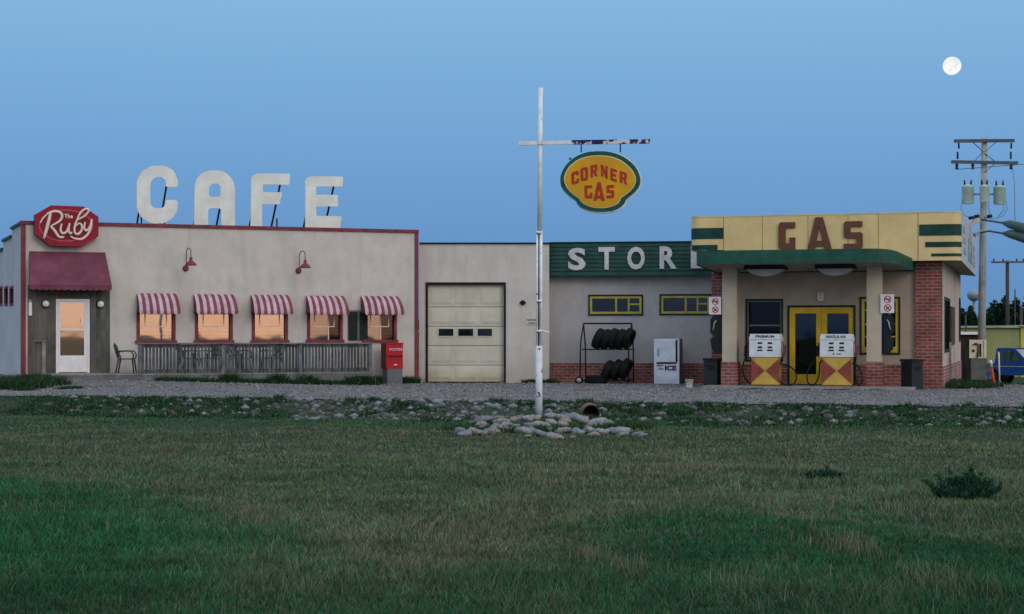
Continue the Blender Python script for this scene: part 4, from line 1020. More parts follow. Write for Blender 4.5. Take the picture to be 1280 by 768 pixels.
s1v, s1z1 = QF.hit_side(1178.6, 374); s1e = QF.hit_side(1187.5, 374)[0]; 
# side wall along x=0
sgz = bzz-.05
swn = [(QF.hit_side(1180.5,400)[0], QF.hit_side(1187,400)[0], 1.02, 2.62), (QF.hit_side(1198.6,400)[0], QF.hit_side(1200.3,400)[0], 1.3, 2.8)]
mb = MB(QF); ys_ = sorted({.101, SD, *[h[0] for h in swn], *[h[1] for h in swn]})
for a, b_ in zip(ys_, ys_[1:]):
    hh = [h for h in swn if h[0]-1e-6 <= a and b_ <= h[1]+1e-6]
    for c_, e_ in ([(sgz, wtop)] if not hh else [(sgz, hh[0][2]), (hh[0][3], wtop)]): mb.face([(-.002,a,c_),(-.002,b_,c_),(-.002,b_,e_),(-.002,a,e_)])
mb.build('side_wall', pm('pale_side_stucco', (.50,.43,.36), .9, .12, 1, .3, 55, streak=.25), gas)
MB(QF).box(-.1, .025, .101, SD, -1.1, sgz).build('side_brick_base', brick('pinkish_brick', (.34,.15,.13), (.27,.11,.10), (.42,.34,.32)), gas)
for a, b_, c_, e_ in swn:
    f = MB(QF).box(-.05,.02,a,a+.12,c_,e_).box(-.05,.02,b_-.12,b_,c_,e_).box(-.05,.02,a+.12,b_-.12,e_-.1,e_).box(-.05,.02,a+.12,b_-.12,c_,c_+.1).build('side_window', frame_green, gas)
    MB(QF).box(-.04,-.035,a,b_,c_,e_).build('pane', G_dark, f); MB(QF).box(-.5,-.49,a,b_,c_,e_).build('dark_room', interior, f)
va = QF.hit_side(1188.5, 400, .03)[0]; vb = QF.hit_side(1193, 400, .03)[0]
MB(QF).box(.002, .05, va, vb, QF.hit_side(1190,431)[1], QF.hit_side(1190,384)[1]).build('brown_shutter', pm('brown_shutter_paint', (.10,.05,.05), .8), gas)
MB(QF).box(.002,.06, va-.35, va-.22, .0, 1.3).build('downspout', pm('pale_pipe', (.45,.42,.40), .6), gas)
MB(QF).box(xl, -.01, SD-.02, SD, -1.1, wtop).box(xl, xl+.02, .12, SD-.03, -1.1, wtop).build('rear_wall', stucco_gas, gas)
# windows + doors
def win(q, bars, hbars, split=None, inner=.06, col=win_yellow):
    a, b_, c_, e_ = q; o_ = .05
    f = MB(QF).box(a,a+o_,wv-.03,wv+.05,c_,e_).box(b_-o_,b_,wv-.03,wv+.05,c_,e_).box(a+o_,b_-o_,wv-.03,wv+.05,e_-o_,e_).box(a+o_,b_-o_,wv-.03,wv+.05,c_,c_+o_).build('window', frame_green, gas)
    a2, b2, c2, e2 = a+o_, b_-o_, c_+o_, e_-o_
    y = MB(QF).box(a2,a2+inner,wv-.01,wv+.06,c2,e2).box(b2-inner,b2,wv-.01,wv+.06,c2,e2).box(a2+inner,b2-inner,wv-.01,wv+.06,e2-inner,e2).box(a2+inner,b2-inner,wv-.01,wv+.06,c2,c2+inner)
    xs2 = [a2+inner]+[x for x in bars]+[b2-inner]
    for x in bars: y.box(x-.02, x+.02, wv-.005, wv+.055, c2+inner, e2-inner)
    for z in hbars: 
        for p, r in zip(xs2, xs2[1:]): y.box(p+.021, r-.021, wv-.004, wv+.054, z-.02, z+.02)
    y.build('sash', col, f)
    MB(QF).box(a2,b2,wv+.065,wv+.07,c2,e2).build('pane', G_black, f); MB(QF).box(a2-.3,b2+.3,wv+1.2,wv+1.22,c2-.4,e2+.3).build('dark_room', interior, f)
    return f
win(wl, [], [qz(955,407,wv)], inner=.035, col=pm('grey_sash', (.16,.17,.15), .6))
hz3 = [qz(1100, q, wv) for q in (388,405.7,421)]
win(wr, [wr[0]+.22, wr[1]-.3], hz3, inner=.08)
MB(QF).box(wr[0]+.1, wr[1]-.12, wv-.02, wv+.03, wr[2]+.06, wr[2]+.22).build('window_box', win_yellow, gas)
a, b_, c_, e_ = dr
MB(QF).box(a,a+.05,wv-.05,wv+.05,c_,e_).box(b_-.05,b_,wv-.05,wv+.05,c_,e_).box(a+.05,b_-.05,wv-.05,wv+.05,e_-.05,e_).build('door_frame', frame_green, gas)
mid = qx(1026.8, wv)
for i, (d0_, d1_, pxa, pxb) in enumerate(((a+.055, mid-.004, 994, 1020.4), (mid+.004, b_-.055, 1034, 1061))):
    pn = QF.rect(pxa, 392, pxb, 468, wv); dm = MB(QF).wall(d0_, d1_, c_+.02, e_-.055, wv-.02, [pn], .05)
    do = dm.build('door', deep_yellow, gas)
    MB(QF).box(pn[0],pn[1],wv+.01,wv+.015,pn[2],pn[3]).build('pane', G_dark, do)
    hx = (pn[1]+.06) if i == 0 else (pn[0]-.06)
    MB(QF).tube([(hx,wv-.02,1.0),(hx,wv-.08,1.0),(hx,wv-.08,1.3),(hx,wv-.02,1.3)], .012, 6).build('handle', galv, do)
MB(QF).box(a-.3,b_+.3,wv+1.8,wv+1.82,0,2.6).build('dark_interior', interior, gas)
q = QF.rect(994.5, 446, 1015, 466, wv+.4); MB(QF).box(q[0], q[1], wv+.4, wv+.9, .1, q[3]).build('inside_counter', pm('dim_grey_box', (.10,.11,.11), .8), gas)
# pillars
for (a_, b2_) in ((902.7,920.8),(1083.3,1101.8)):
    pv = -1.15; x0, x1 = qx(a_, pv), qx(b2_, pv); pz_ = qz((a_+b2_)/2, 452.4, pv)
    MB(QF).box(x0, x1, pv, pv+.4, pz_, 3.56).build('pillar', pm('cream_pillar', (.50,.44,.34), .85, .1, 1.2, .3, 55, streak=.15), gas)
    MB(QF).box(x0-.03, x1+.03, pv-.03, pv+.43, .1, pz_).build('pillar_base', redbrick, gas)
# concrete island
isl = MB(QF).box(qx(878,-2), qx(1143,-2), -2.0, wv-.035, -.1, .1); tag(isl.build('concrete_island', concrete, origin=(qx(1010), -1, 0)), kind='structure')
# canopy slab with chamfered ends, falling slightly toward the wall
cfv = -2.3; cwv = -.42
zt_f, zb_f = qz(1000,312,cfv), qz(1000,328.7,cfv); zt_w, zb_w = qz(1141,323.5,cwv), qz(1139,338,cwv)
P1 = [(qx(866.5,cfv),cfv),(qx(1113,cfv),cfv),(qx(1141,cwv),cwv),(qx(1141,cwv),0.0),(qx(893,cwv),0.0),(qx(864,cwv+0),cwv)]
P1 = P1[:4]+[(qx(893,0),0.0),(qx(892,cwv),cwv)]
def rnd(a, b, c, r=.55):
    a, b, c = Vector(a), Vector(b), Vector(c); p = b+(a-b).normalized()*r; q = b+(c-b).normalized()*r
    return [tuple(p*(1-t)**2+b*2*t*(1-t)+q*t*t) for t in (0,.25,.5,.75,1)]
P1 = rnd(P1[5], P1[0], P1[1], .4)+rnd(P1[0], P1[1], P1[2], .6)+P1[2:]
def lerpz(v, f, w_): q = (v-cfv)/(cwv-cfv); return f+(w_-f)*min(1.1, q)
mb = MB(QF); bot = [(x, v, lerpz(v, zb_f, zb_w)) for x, v in P1]; top = [(x, v, lerpz(v, zt_f, zt_w)) for x, v in P1]
for i in range(len(P1)):
    j = (i+1) % len(P1); mb.face([bot[i], bot[j], top[j], top[i]])
mb.face(top); mb.build('canopy_edge', mid_green, gas)
MB(QF).face(bot[::-1])
mb = MB(QF); mb.face([(p[0], p[1], p[2]+.03) for p in bot[::-1]]); mb.build('canopy_ceiling', pm('canopy_ceiling_paint', (.30,.28,.25), .8), gas)
# canopy lights
for i, (a_, b2_) in enumerate(((934,979),(1022,1066))):
    x0, x1 = qx(a_, -1.5), qx(b2_, -1.5); zc = lerpz(-1.5, zb_f, zb_w)+.03
    t = thing('canopy_light', ('left white bowl light under the green canopy', 'right white bowl light under the green canopy')[i], 'light', QF, ((x0+x1)/2, -1.4, zc), 'bowl lights under the green canopy')
    MB(QF).box(x0-.06, x1+.06, -1.72, -1.0, zc-.10, zc-.002).build('housing', dark_metal, t)
    K = 10; mb = MB(QF); 
    sec = [(x0+(x1-x0)*k/K, zc-.10-.20*math.sin(math.pi*k/K)**.7) for k in range(K+1)]
    mb.plate([sec+[]], -1.66, -1.06); mb.build('diffuser', pm('dull_white_lens', (.36,.37,.36), .4), t)
# fascia
FV, FX = -.45, .52
ft_, fb_ = qz(1100, 267.6, FV), qz(1190, 325.6, FV)
xL = qx(862.5, FV); rr = .28
path = [(xL, 1.3)]+[(xL+rr-rr*math.cos(q), FV+rr-rr*math.sin(q)) for q in [k*math.pi/2/6 for k in range(7)]]+[(FX-rr+rr*math.sin(q), FV+rr-rr*math.cos(q)) for q in [k*math.pi/2/6 for k in range(7)]]+[(FX, 13.6)]
def band(pth, z0, z1, off=0.0):
    mb = MB(QF); n = len(pth); nm = []
    for i in range(n):
        a = Vector(pth[max(i-1,0)]); b2 = Vector(pth[min(i+1,n-1)]); d = (b2-a).normalized(); nm.append((d.y, -d.x))
    pp = [(p[0]+m_[0]*off, p[1]+m_[1]*off) for p, m_ in zip(pth, nm)]
    for p, r in zip(pp, pp[1:]): mb.face([(*p, z0), (*r, z0), (*r, z1), (*p, z1)], 0, False)
    return mb
# front panels yellow to the end of the rounded corner, then the pale side
i_end = len(path)-2
xs_l = qx(905, FV); fbl = qz(880, 313, FV)
band([(xs_l, FV)]+path[8:i_end+1], fb_, ft_).build('fascia', yellow, gas)
band(path[:8]+[(xs_l, FV)], fbl, ft_).build('fascia', yellow, gas)
side = band(path[i_end:], fb_, ft_); side.build('side_fascia', pm('pale_blue_white_panel', (.44,.47,.51), .5, .08, .8), gas)
mb = MB(QF); mb.face([(p[0], p[1], ft_-.05) for p in path]); mb.face([(qx(1030,FV), 1.3, fb_+.012), (qx(1030,FV), FV+.01, fb_+.012)]+[(p[0], p[1], fb_+.012) for p in path[8:]]); mb.build('fascia_top_and_soffit', pm('grey_soffit', (.30,.29,.27), .8), gas)
band(path, ft_, ft_+.035, .012).build('fascia_cap', pm('cream_cap', (.62,.52,.30), .6), gas)
for px in (904.5, 953, 1010, 1060, 1098, 1147.5):
    x = qx(px, FV); MB(QF).box(x-.008, x+.008, FV-.004, FV+.01, (fb_ if px > 1142 else zt_w+.05), ft_-.01).build('panel_seam', pm('seam_brown', (.30,.21,.09), .7) if px not in (904.5,1147.5) else brown_letter, gas)
# green stripes wrapping the corners
def sub_path(x_from, x_to):
    pts = [p for p in path[1:i_end+1] if x_from+1e-3 < p[0] <= FX+1]
    pts = [p for p in pts if x_from < p[0] < x_to] if x_to < FX-.1 else [p for p in pts if p[0] > x_from]
    return pts
for (px0, y0, y1) in ((1149,280.5,294.6),(1156.5,302.5,309),(1164,317,320.6)):
    x = qx(px0, FV); z1_, z0_ = qz(1175, y0, FV), qz(1175, y1, FV)
    pth = [(x, FV)]+[p for p in path[8:i_end+1]]; band(pth, z0_, z1_, .012).build('green_stripe', dark_green, gas)
for (px1, y0, y1) in ((904.3,285.4,299),(897,306.5,312.8)):
    x = qx(px1, FV); z1_, z0_ = qz(880, y0, FV), qz(880, y1, FV)
    pth = path[1:8]+[(x, FV)]; band(pth, z0_, z1_, .012).build('green_stripe', dark_green, gas)
# GAS letters
LV = FV-.06
for ch, l2 in (('G', [[(973,283),(975,278),(993.8,277.8),(993.8,284.6),(982,284.8),(982,304.4),(986.6,304.4),(986.6,297),(994,297),(994,311.6),(975,311.8),(973,309)]]),
               ('A', [[(1009.5,311.8),(1019,271.8),(1028.4,271.5),(1039.6,311.2),(1031,311.3),(1029.5,307.5),(1019.5,307.8),(1018.4,311.6)], [(1020.8,301.2),(1028,301),(1024.2,282)]]),
               ('S', [[(1054.8,311.2),(1054.8,304.8),(1070.5,304.6),(1070.5,297.4),(1057,297.6),(1054.8,295.5),(1054.8,279),(1057,276.9),(1077.8,276.4),(1077.8,283),(1063,283.3),(1063,290.6),(1076,290.3),(1078.2,292.5),(1078.2,308.5),(1076,310.8)]])):
    MB(QF).plate([[QF.hit(p[0], p[1], LV) for p in l] for l in l2], LV, FV-.002).build('letter', brown_letter, gas)
# side lettering, foreshortened, read from the street to the right
sg = pm('faint_green_lettering', (.22,.34,.32), .6)
for ch, v0, v1, m_ in (('G', 5.1, 6.6, sg), ('A', 7.4, 9.0, sg), ('S', 9.8, 11.2, pm('faint_purple_lettering', (.34,.28,.36), .6))):
    lp = glyph(ch, [(v0, ft_-.38), (v1, ft_-.38), (v1, fb_+.22), (v0, fb_+.22)]); mb = MB(QF); mb.plate(lp, 0, .02)
    mb.v = [(FX+.001+(.012 if p[1] < .01 else 0), p[0], p[2]) for p in mb.v]; mb.build('letter', m_, gas)
for k, (z0_, z1_) in enumerate(((.72,.86),(.50,.62),(.28,.40))):
    hgt = ft_-fb_; MB(QF).box(FX+.001, FX+.012, .9+.3*k, 2.3+.5*k, fb_+hgt*z0_-.08, fb_+hgt*z1_-.08).build('side_stripe', sg, gas)
# wall light box
q = QF.rect(1021.6,365,1030,376.4,wv-.1); t = thing('wall_light', 'small cream wall light above the yellow double doors', 'light', QF, (q[0], wv, q[2]))
MB(QF).box(q[0], q[1], wv-.12, wv-.001, q[2]+.03, q[3]).build('housing', cream_paint, t); MB(QF).box(q[0]+.02, q[1]-.02, wv-.11, wv-.02, q[2], q[2]+.03).build('lens', white_paint, t)

# no-smoking boards
pro_red = pm('prohibition_red', (.42,.03,.05), .5)
for i, (x0, y0, x1, y1, pl) in enumerate(((886.2,371.2,901.2,393.2,'left'),(1100.6,368.2,1117.6,391.4,'right'))):
    pv = -1.2; q = QF.rect(x0, y0, x1, y1, pv)
    t = thing('prohibition_sign', f'white board with two prohibition circles fixed on the {pl} canopy pillar', 'sign', QF, (q[0], pv, q[2]), 'prohibition boards on the canopy pillars')
    MB(QF).box(q[0], q[1], pv, pv+.02, q[2], q[3]).build('board', white_paint, t)
    cx, w_ = (q[0]+q[1])/2+.01, q[1]-q[0]
    for j in (0, 1):
        cz = q[2]+(q[3]-q[2])*(.27+.46*j); r0_ = w_*.28
        def circ(r, n=24): return [(cx+r*math.cos(2*math.pi*k/n), cz+r*math.sin(2*math.pi*k/n)) for k in range(n)]
        MB(QF).plate([circ(r0_), circ(r0_*.78)], pv-.006, pv).build('red_ring', pro_red, t)
        MB(QF).bar((cx-r0_*.6, pv-.004, cz+r0_*.6), (cx+r0_*.6, pv-.004, cz-r0_*.6), .006, .03).build('slash', pro_red, t)
        if j: MB(QF).box(cx-.08, cx+.06, pv-.003, pv, cz-.015, cz+.012).box(cx+.03, cx+.045, pv-.003, pv, cz+.012, cz+.05).build('symbol', dark_metal, t)
        else: MB(QF).plate([[(cx-.06,cz-.06),(cx+.02,cz-.02),(cx+.06,cz+.05),(cx-.03,cz+.01)]], pv-.003, pv).build('symbol', dark_metal, t)

# payphones on the pillar sides
pp_mat = pm('payphone_dark_shell', (.012,.017,.020), .5, .2, 3, spec=.2)
def phone(x, side, z0, z1, label):
    pv = -1.1
    t = thing('payphone', label, 'payphone', QF, (x, pv, z0), 'payphones on the canopy pillars')
    s = side; h = z1-z0
    MB(QF).box(x, x+s*.05, pv-.02, pv+.30, z0, z1).build('backplate', pp_mat, t)
    out = [(0, 1), (.16, 1), (.26, .9), (.27, .55), (.16, .45), (.27, .38), (.22, .12), (.10, 0), (0, 0)]
    for v in (pv-.05, pv+.28):
        MB(QF).plate([[(x+s*(.05+p[0]), z0+h*p[1]) for p in out]], v, v+.02).build('hood_wing', pp_mat, t)
    MB(QF).box(x+s*.05, x+s*.20, pv, pv+.24, z0+h*.35, z0+h*.8).build('phone_body', dark_metal, t)
    MB(QF).tube([(x+s*.14, pv-.075, z0+h*.86), (x+s*.19, pv-.10, z0+h*.8), (x+s*.21, pv-.10, z0+h*.68), (x+s*.24, pv-.075, z0+h*.6)], .018, 6).build('handset', galv, t)
phone(qx(1102.6,-1.1), 1, qz(1108,443,-1.1), qz(1108,393,-1.1), 'dark payphone with pale handset on the right side of the right pillar')
phone(qx(902,-1.1), -1, qz(896,443,-1.1), qz(896,394,-1.1), 'dark payphone hood on the left side of the left pillar')

# fuel pumps
pump_white = pm('pump_white_enamel', (.66,.72,.74), .35, .10, 4, streak=.2, stain=(.35,.30,.24), stain_amt=.3, stain_lo=.6, stain_hi=1.1); pump_red = pm('pump_faded_red', (.27,.065,.05), .6, .22, 3, streak=.2); pump_yel = pm('pump_yellow', (.50,.34,.07), .45, .12, 3)
def pump(xa, xb, ya, yb, yc, name, label, nozzle_mats, hoses, side=False):
    pv = -1.55; q = QF.rect(xa, ya, xb, yb, pv); base = .1; lo_top = q[2]
    t = thing('fuel_pump', label, 'fuel pump', QF, ((q[0]+q[1])/2, pv+.25, base), 'old fuel pumps on the concrete island')
    x0, x1 = q[0], q[1]; ht = q[3]; hh_ = .155
    MB(QF).box(x0, x1, pv, pv+.5, lo_top, ht-hh_).build('dial_cabinet', pump_white, t)
    mb = MB(QF); mb.plate([[(x0-.01, ht-hh_+.002), (x1+.01, ht-hh_+.002), (x1-.03, ht), (x0+.03, ht)]], pv-.02, pv+.52); hd = mb.build('header', pump_white, t)
    w_ = x1-x0; mb = MB(QF); put_text(mb, name, (x0+w_*.2, x1-w_*.2, ht-hh_+.045, ht-.035), pv-.024, .04); mb.build('lettering', pm('pump_text_dark', (.02,.07,.08), .5), hd)
    cx = (x0+x1)/2
    for cxx in (x0+w_*.34, x0+w_*.66):
        for j, zz_ in enumerate((.80, .56, .38)):
            zc = lo_top+(ht-hh_-lo_top)*zz_; wd = w_*(.07 if j < 2 else .085)
            MB(QF).box(cxx-wd, cxx+wd, pv-.008, pv-.001, zc-.028+(.012*(j==2)), zc+.022).build('display_window', dark_metal, t)
    if name == 'REGULAR': 
        MB(QF).box(cx-.10, cx-.06, pv-.006, pv-.001, lo_top+.07, lo_top+.11).box(cx+.0, cx+.12, pv-.006, pv-.001, lo_top+.07, lo_top+.095).build('small_label', dark_metal, t)
    # lower cabinet: four triangles
    l0, l1 = x0+.05, x1-.05; z0, z1 = base+.05, lo_top-.015; xm, zm = (l0+l1)/2, (z0+z1)/2
    MB(QF).box(l0, l1, pv+.03, pv+.48, base+.002, lo_top-.001).build('lower_cabinet', pump_yel, t)
    for name_, tri, m_ in (('yellow_triangle', [(l0+.02,z1),(l1-.02,z1),(xm,zm+.02)], deep_yellow), ('yellow_triangle', [(l0+.02,z0),(xm,zm-.02),(l1-.02,z0)], deep_yellow), ('red_triangle', [(l0,z0+.03),(l0,z1-.03),(xm-.02,zm)], pump_red), ('red_triangle', [(l1,z0+.03),(xm+.02,zm),(l1,z1-.03)], pump_red)):
        MB(QF).plate([tri], pv+.022, pv+.029).build(name_, pm('pump_bright_yellow', (.55,.38,.075), .6, .16, 3, streak=.25) if m_ is deep_yellow else m_, t)
    MB(QF).box(l0-.015, l1+.015, pv+.015, pv+.5, base, base+.035).build('plinth', brown_letter, t)
    for px, py, m_ in nozzle_mats:
        s_, z_ = QF.hit(px, py, pv+.2); sg_ = -1 if px < (xa+xb)/2 else 1
        nz = MB(QF).box(s_-.04, s_+.04, pv+.14, pv+.26, z_-.13, z_+.10); nz.box(s_-.06, s_+.03, pv+.16, pv+.24, z_-.2, z_-.131); nz.tube([(s_, pv+.2, z_+.05), (s_-sg_*.05, pv+.18, z_+.16), (s_-sg_*.08, pv+.18, z_+.2)], .018, 6)
        nz.build('nozzle', m_, t)
    for h in hoses:
        P = [Vector((*QF.hit(a, b2, pv+.2), 0)) for a, b2 in h]; out = []
        for i in range(len(P)-1):
            p0, p1, p2, p3 = P[max(i-1,0)], P[i], P[i+1], P[min(i+2,len(P)-1)]
            for k in range(6): u_ = k/6; out.append(.5*((2*p1)+(p2-p0)*u_+(2*p0-5*p1+4*p2-p3)*u_*u_+(3*p1-p0-3*p2+p3)*u_**3))
        out.append(P[-1]); n = len(out)
        MB(QF).tube([(p.x, pv+.2-.12*math.sin(math.pi*i/(n-1)), max(p.y, base+.03)) for i, p in enumerate(out)], .021, 8).build('hose', black_rubber, t)
noz_red = pm('nozzle_faded_red', (.20,.05,.07), .5)
pump(936.6,975.8,417.6,446.5,482,'PREMIUM','left fuel pump with PREMIUM header, in front of the dark window',[(932.5,437,black_rubber),(980.5,436,noz_red)],
     [[(933,444),(930.5,452),(929.2,461),(931,470),(935,477),(940,481.5)], [(975.6,455),(983,456.5),(990,460),(995.8,467),(995,477),(987,483),(979,481),(974.5,473),(974.2,462),(976,452),(980,444)]])
pump(1025,1066.2,417.8,446.5,483,'REGULAR','right fuel pump with REGULAR header, in front of the yellow doors',[(1022.3,437,black_rubber),(1070.5,436,noz_red)],
     [[(1028,449.5),(1025,455),(1024.5,466),(1021.5,477),(1015.5,482),(1010.5,478),(1009.3,468),(1013,458),(1020,448)], [(1064,454),(1072,457.5),(1077,466),(1078,476),(1074,482),(1070.5,474),(1069.5,460),(1070,446)]])
for t in [o for o in bpy.data.objects if o.name.startswith('fuel_pump')]: pass

# litter bins
bin_a = pm('bin_dark_slate', (.024,.031,.038), .7, .2, 2)
def litter_bin(px, py, Z, ang, w_, h_, label):
    p = at(px, py, Z); F_ = Frame(p.x, p.y, ang)
    t = thing('litter_bin', label, 'litter bin', F_, (0,0,.01))
    MB(F_).box(-w_/2, w_/2, 0, w_, .01, h_-.08).build('body', bin_a, t); MB(F_).box(-w_/2-.02, w_/2+.02, -.02, w_+.02, h_-.075, h_).build('lid', dark_metal, t)
    MB(F_).box(-w_*.3, w_*.3, -.006, -.001, h_*.62, h_*.78).build('flap', dark_metal, t)
    MB(F_).box(-w_/2-.004, -w_/2, .03, w_-.03, .05, h_-.1).build('side_panel', dark_metal, t)
litter_bin(888, 484, 50.2, -26, .40, .86, 'dark square litter bin left of the left canopy pillar')
litter_bin(1147, 488, 48.3, 34, .42, .86, 'dark square litter bin in front of the right brick corner')

# ================================================================== SIGN POLE
PY = 34.5; p0 = at(673.6, 524, PY)
flake = pm('flaking_white_paint', (.74,.77,.80), .6, .12, 5, .15, 40, worn=(.09,.06,.05), worn_at=.69, worn_scale=14)
pole = thing('sign_pole', 'tall white flaking steel pole with crossarm rising from the stone ring', 'pole', W, (p0.x, p0.y, p0.z-.15))
def pp(px, py, dy=0): v = at(px, py, PY+dy); return (v.x, v.y, v.z)
MB().tube([pp(673.6,528), pp(673.9,434)], [.072,.066], 14).build('lower_post', pm('rusty_white_post', (.66,.69,.72), .6, .12, 5, .15, 40, worn=(.05,.035,.03), worn_at=.60, worn_scale=8), pole)
MB().tube([pp(671.2,436), pp(671.6,289)], .020, 8).build('side_rail', flake, pole)
MB().tube([pp(676.2,436), pp(676.2,289)], .032, 10).build('side_rail', flake, pole)
MB().tube([pp(673.6,436,.01), pp(673.7,290,.01)], .018, 6).build('dark_channel', dark_metal, pole)
for y in (291, 376.5, 414, 434): MB().tube([pp(674,y-1.2), pp(674,y+1.2)], .062, 12).build('collar', flake, pole)
MB().tube([pp(674.6,291), pp(675,200), pp(675.8,110)], [.046,.044,.046], 12).build('upper_post', flake, pole)
MB().tube([pp(675,413), pp(683,415), pp(687,416.5)], .018, 6).build('cleat', flake, pole)
x = pp(648.5,179); y = pp(714,178)
MB().bar(pp(648.5,179.4), pp(714.5,178.2), .055, .075).build('crossarm', flake, pole)
MB().bar(pp(714.5,178.2), pp(812.5,177), .06, .085).build('crossarm_outer', pm('navy_arm_flaking', (.015,.02,.10), .5, .2, 4, worn=(.60,.60,.62), worn_at=.50, worn_scale=6), pole)
MB().box(pp(673,0)[0], pp(679,0)[0], PY-.06, PY+.06, pp(0,181)[2], pp(0,175)[2]).build('clamp', flake, pole)

S8 = lambda p: (at(690+p[0]/8.533, 180+p[1]/8.533, PY).x, at(0, 180+p[1]/8.533, PY).z)
OUT = [(515,80),(620,90),(730,125),(820,180),(890,250),(930,330),(940,400),(925,460),(880,520),(820,570),(785,600),(775,630),(740,670),(680,705),(600,722),(510,725),(420,715),(340,690),(290,660),(265,625),(250,600),(200,565),(140,510),(100,450),(88,390),(95,330),(130,255),(190,185),(270,130),(380,90)]
INN = [(515,125),(620,135),(720,170),(800,225),(860,290),(892,360),(890,420),(860,480),(800,535),(740,580),(725,610),(700,640),(640,670),(570,685),(510,688),(430,680),(360,655),(310,620),(295,595),(250,560),(190,510),(150,455),(128,390),(135,330),(170,260),(230,200),(310,155),(410,130)]
def smooth_loop(P, k=3):
    P = [Vector(p) for p in P]; n = len(P); out = []
    for i in range(n):
        p0_, p1, p2, p3 = P[i-1], P[i], P[(i+1)%n], P[(i+2)%n]
        for j in range(k): u_ = j/k; out.append(tuple(.5*((2*p1)+(p2-p0_)*u_+(2*p0_-5*p1+4*p2-p3)*u_*u_+(3*p1-p0_-3*p2+p3)*u_**3)))
    return out
def scale_loop(P, f, c=(515,400)): return [(c[0]+(p[0]-c[0])*f, c[1]+(p[1]-c[1])*f) for p in P]
c0 = S8((515,725)); sg_ = thing('hanging_sign', 'oval yellow and green CORNER GAS sign hanging from the pole crossarm', 'sign', W, (c0[0], PY, c0[1]))
OUTs, INNs = smooth_loop(OUT), smooth_loop(INN)
MB().plate([[S8((p[0]+10, p[1]+4)) for p in scale_loop(OUTs, 1.025)]], PY-.02, PY+.12).build('white_rim', pm('sign_rim_white', (.62,.70,.72), .5), sg_)
MB().plate([[S8(p) for p in OUTs]], PY-.035, PY-.02).build('green_border', pm('sign_green', (.010,.085,.065), .4, .2, 3), sg_)
MB().plate([[S8(p) for p in INNs]], PY-.040, PY-.035).build('cream_line', pm('sign_cream', (.66,.62,.36), .5), sg_)
MB().plate([[S8(p) for p in scale_loop(INNs, .968, (512,405))]], PY-.045, PY-.040).build('yellow_face', pm('sign_amber', (.62,.33,.015), .45, .14, 1.6), sg_)
for ch, qd in (('C',[(205,310),(285,285),(290,415),(212,442)]),('O',[(303,262),(380,245),(385,385),(308,402)]),('R',[(412,235),(488,218),(485,345),(412,362)]),('N',[(520,222),(592,240),(592,375),(525,345)]),('E',[(622,258),(690,280),(690,410),(622,385)]),('R',[(722,290),(800,315),(802,440),(722,410)]),
               ('G',[(345,445),(430,445),(430,582),(350,582)]),('A',[(440,408),(562,408),(562,607),(440,607)]),('S',[(582,445),(660,440),(662,578),(580,580)])):
    MB().plate([[S8(p) for p in l] for l in glyph(ch, qd)], PY-.055, PY-.045).build('letter', red_letter, sg_)
for px in (726.5, 775.4): MB().tube([pp(px,180), pp(px,190.5)], .014, 6).build('hanger', dark_metal, sg_)
MB().tube([pp(711.5,199.5), pp(714,198)], .02, 6).build('hook', dark_metal, sg_)

# ================================================================== UTILITY POLES
UY = 56.0
def up_(px, py, dy=0): v = at(px, py, UY+dy); return (v.x, v.y, v.z)
b0 = up_(1226.6, 482)
ut = thing('utility_pole', 'tall grey utility pole with three transformers and street lights behind the gas station corner', 'utility pole', W, (b0[0], b0[1], gz(b0[0], UY)-.05))
MB().tube([up_(1226.4,484), up_(1228,350), up_(1230.4,172)], [.125,.115,.09], 14).build('pole_shaft', pole_wood, ut)
arm_m = pm('crossarm_grey', (.09,.10,.11), .8)
MB().bar(up_(1192.8,176.5,-.13), up_(1267.8,176,-.13), .09, .10).build('crossarm', arm_m, ut)
MB().bar(up_(1189.3,202.5,-.13), up_(1272.3,204,-.13), .09, .10).build('crossarm', arm_m, ut)
for a, b_ in (((1216,178),(1229,190)),((1245,178),(1231,190)),((1216,204),(1229,190)),((1246,204),(1231,192)),((1245,204),(1230,216))): MB().bar(up_(*a,-.12), up_(*b_,-.1), .03, .02).build('brace', arm_m, ut)
for px, y0, y1 in ((1198.5,179,186),(1264,179,186),(1197,190,199),(1263.5,190,199)): MB().tube([up_(px,y0,-.13), up_(px,y1,-.13)], .03, 8).build('insulator', dark_metal, ut)
for px in (1196,1216,1263.7): MB().lathe(up_(px,212,-.13), [(.03,0),(.06,.04),(.03,.08),(.06,.12),(.03,.18)], 10).build('insulator', dark_metal, ut)
for i, (xa, xb, y0, y1, dy) in enumerate(((1202.5,1217,233,255,-.1),(1224.8,1236.4,233,253,-.33),(1242,1257,234,255.5,-.1))):
    c_ = up_((xa+xb)/2, y1, dy); r_c = (xb-xa)/2/FOC*UY; hh_ = (y1-y0)/FOC*UY
    tr = MB().lathe(c_, [(r_c*.93,0),(r_c,.02),(r_c,hh_-.04),(r_c*1.05,hh_-.03),(r_c*1.05,hh_),(r_c*.5,hh_+.05)], 18).build('transformer', trans_green, ut)
    for k in (-1, 1): MB().tube([(c_[0]+k*r_c*.5, c_[1], c_[2]+hh_), (c_[0]+k*r_c*.6, c_[1], c_[2]+hh_+.2)], [.04,.02], 8).build('bushing', dark_metal, tr)
MB().tube([up_(1217,243,-.05), up_(1242,243,-.05)], .03, 6).build('mounting_bar', galv, ut)
cable = pm('grey_cable', (.14,.17,.18), .6)
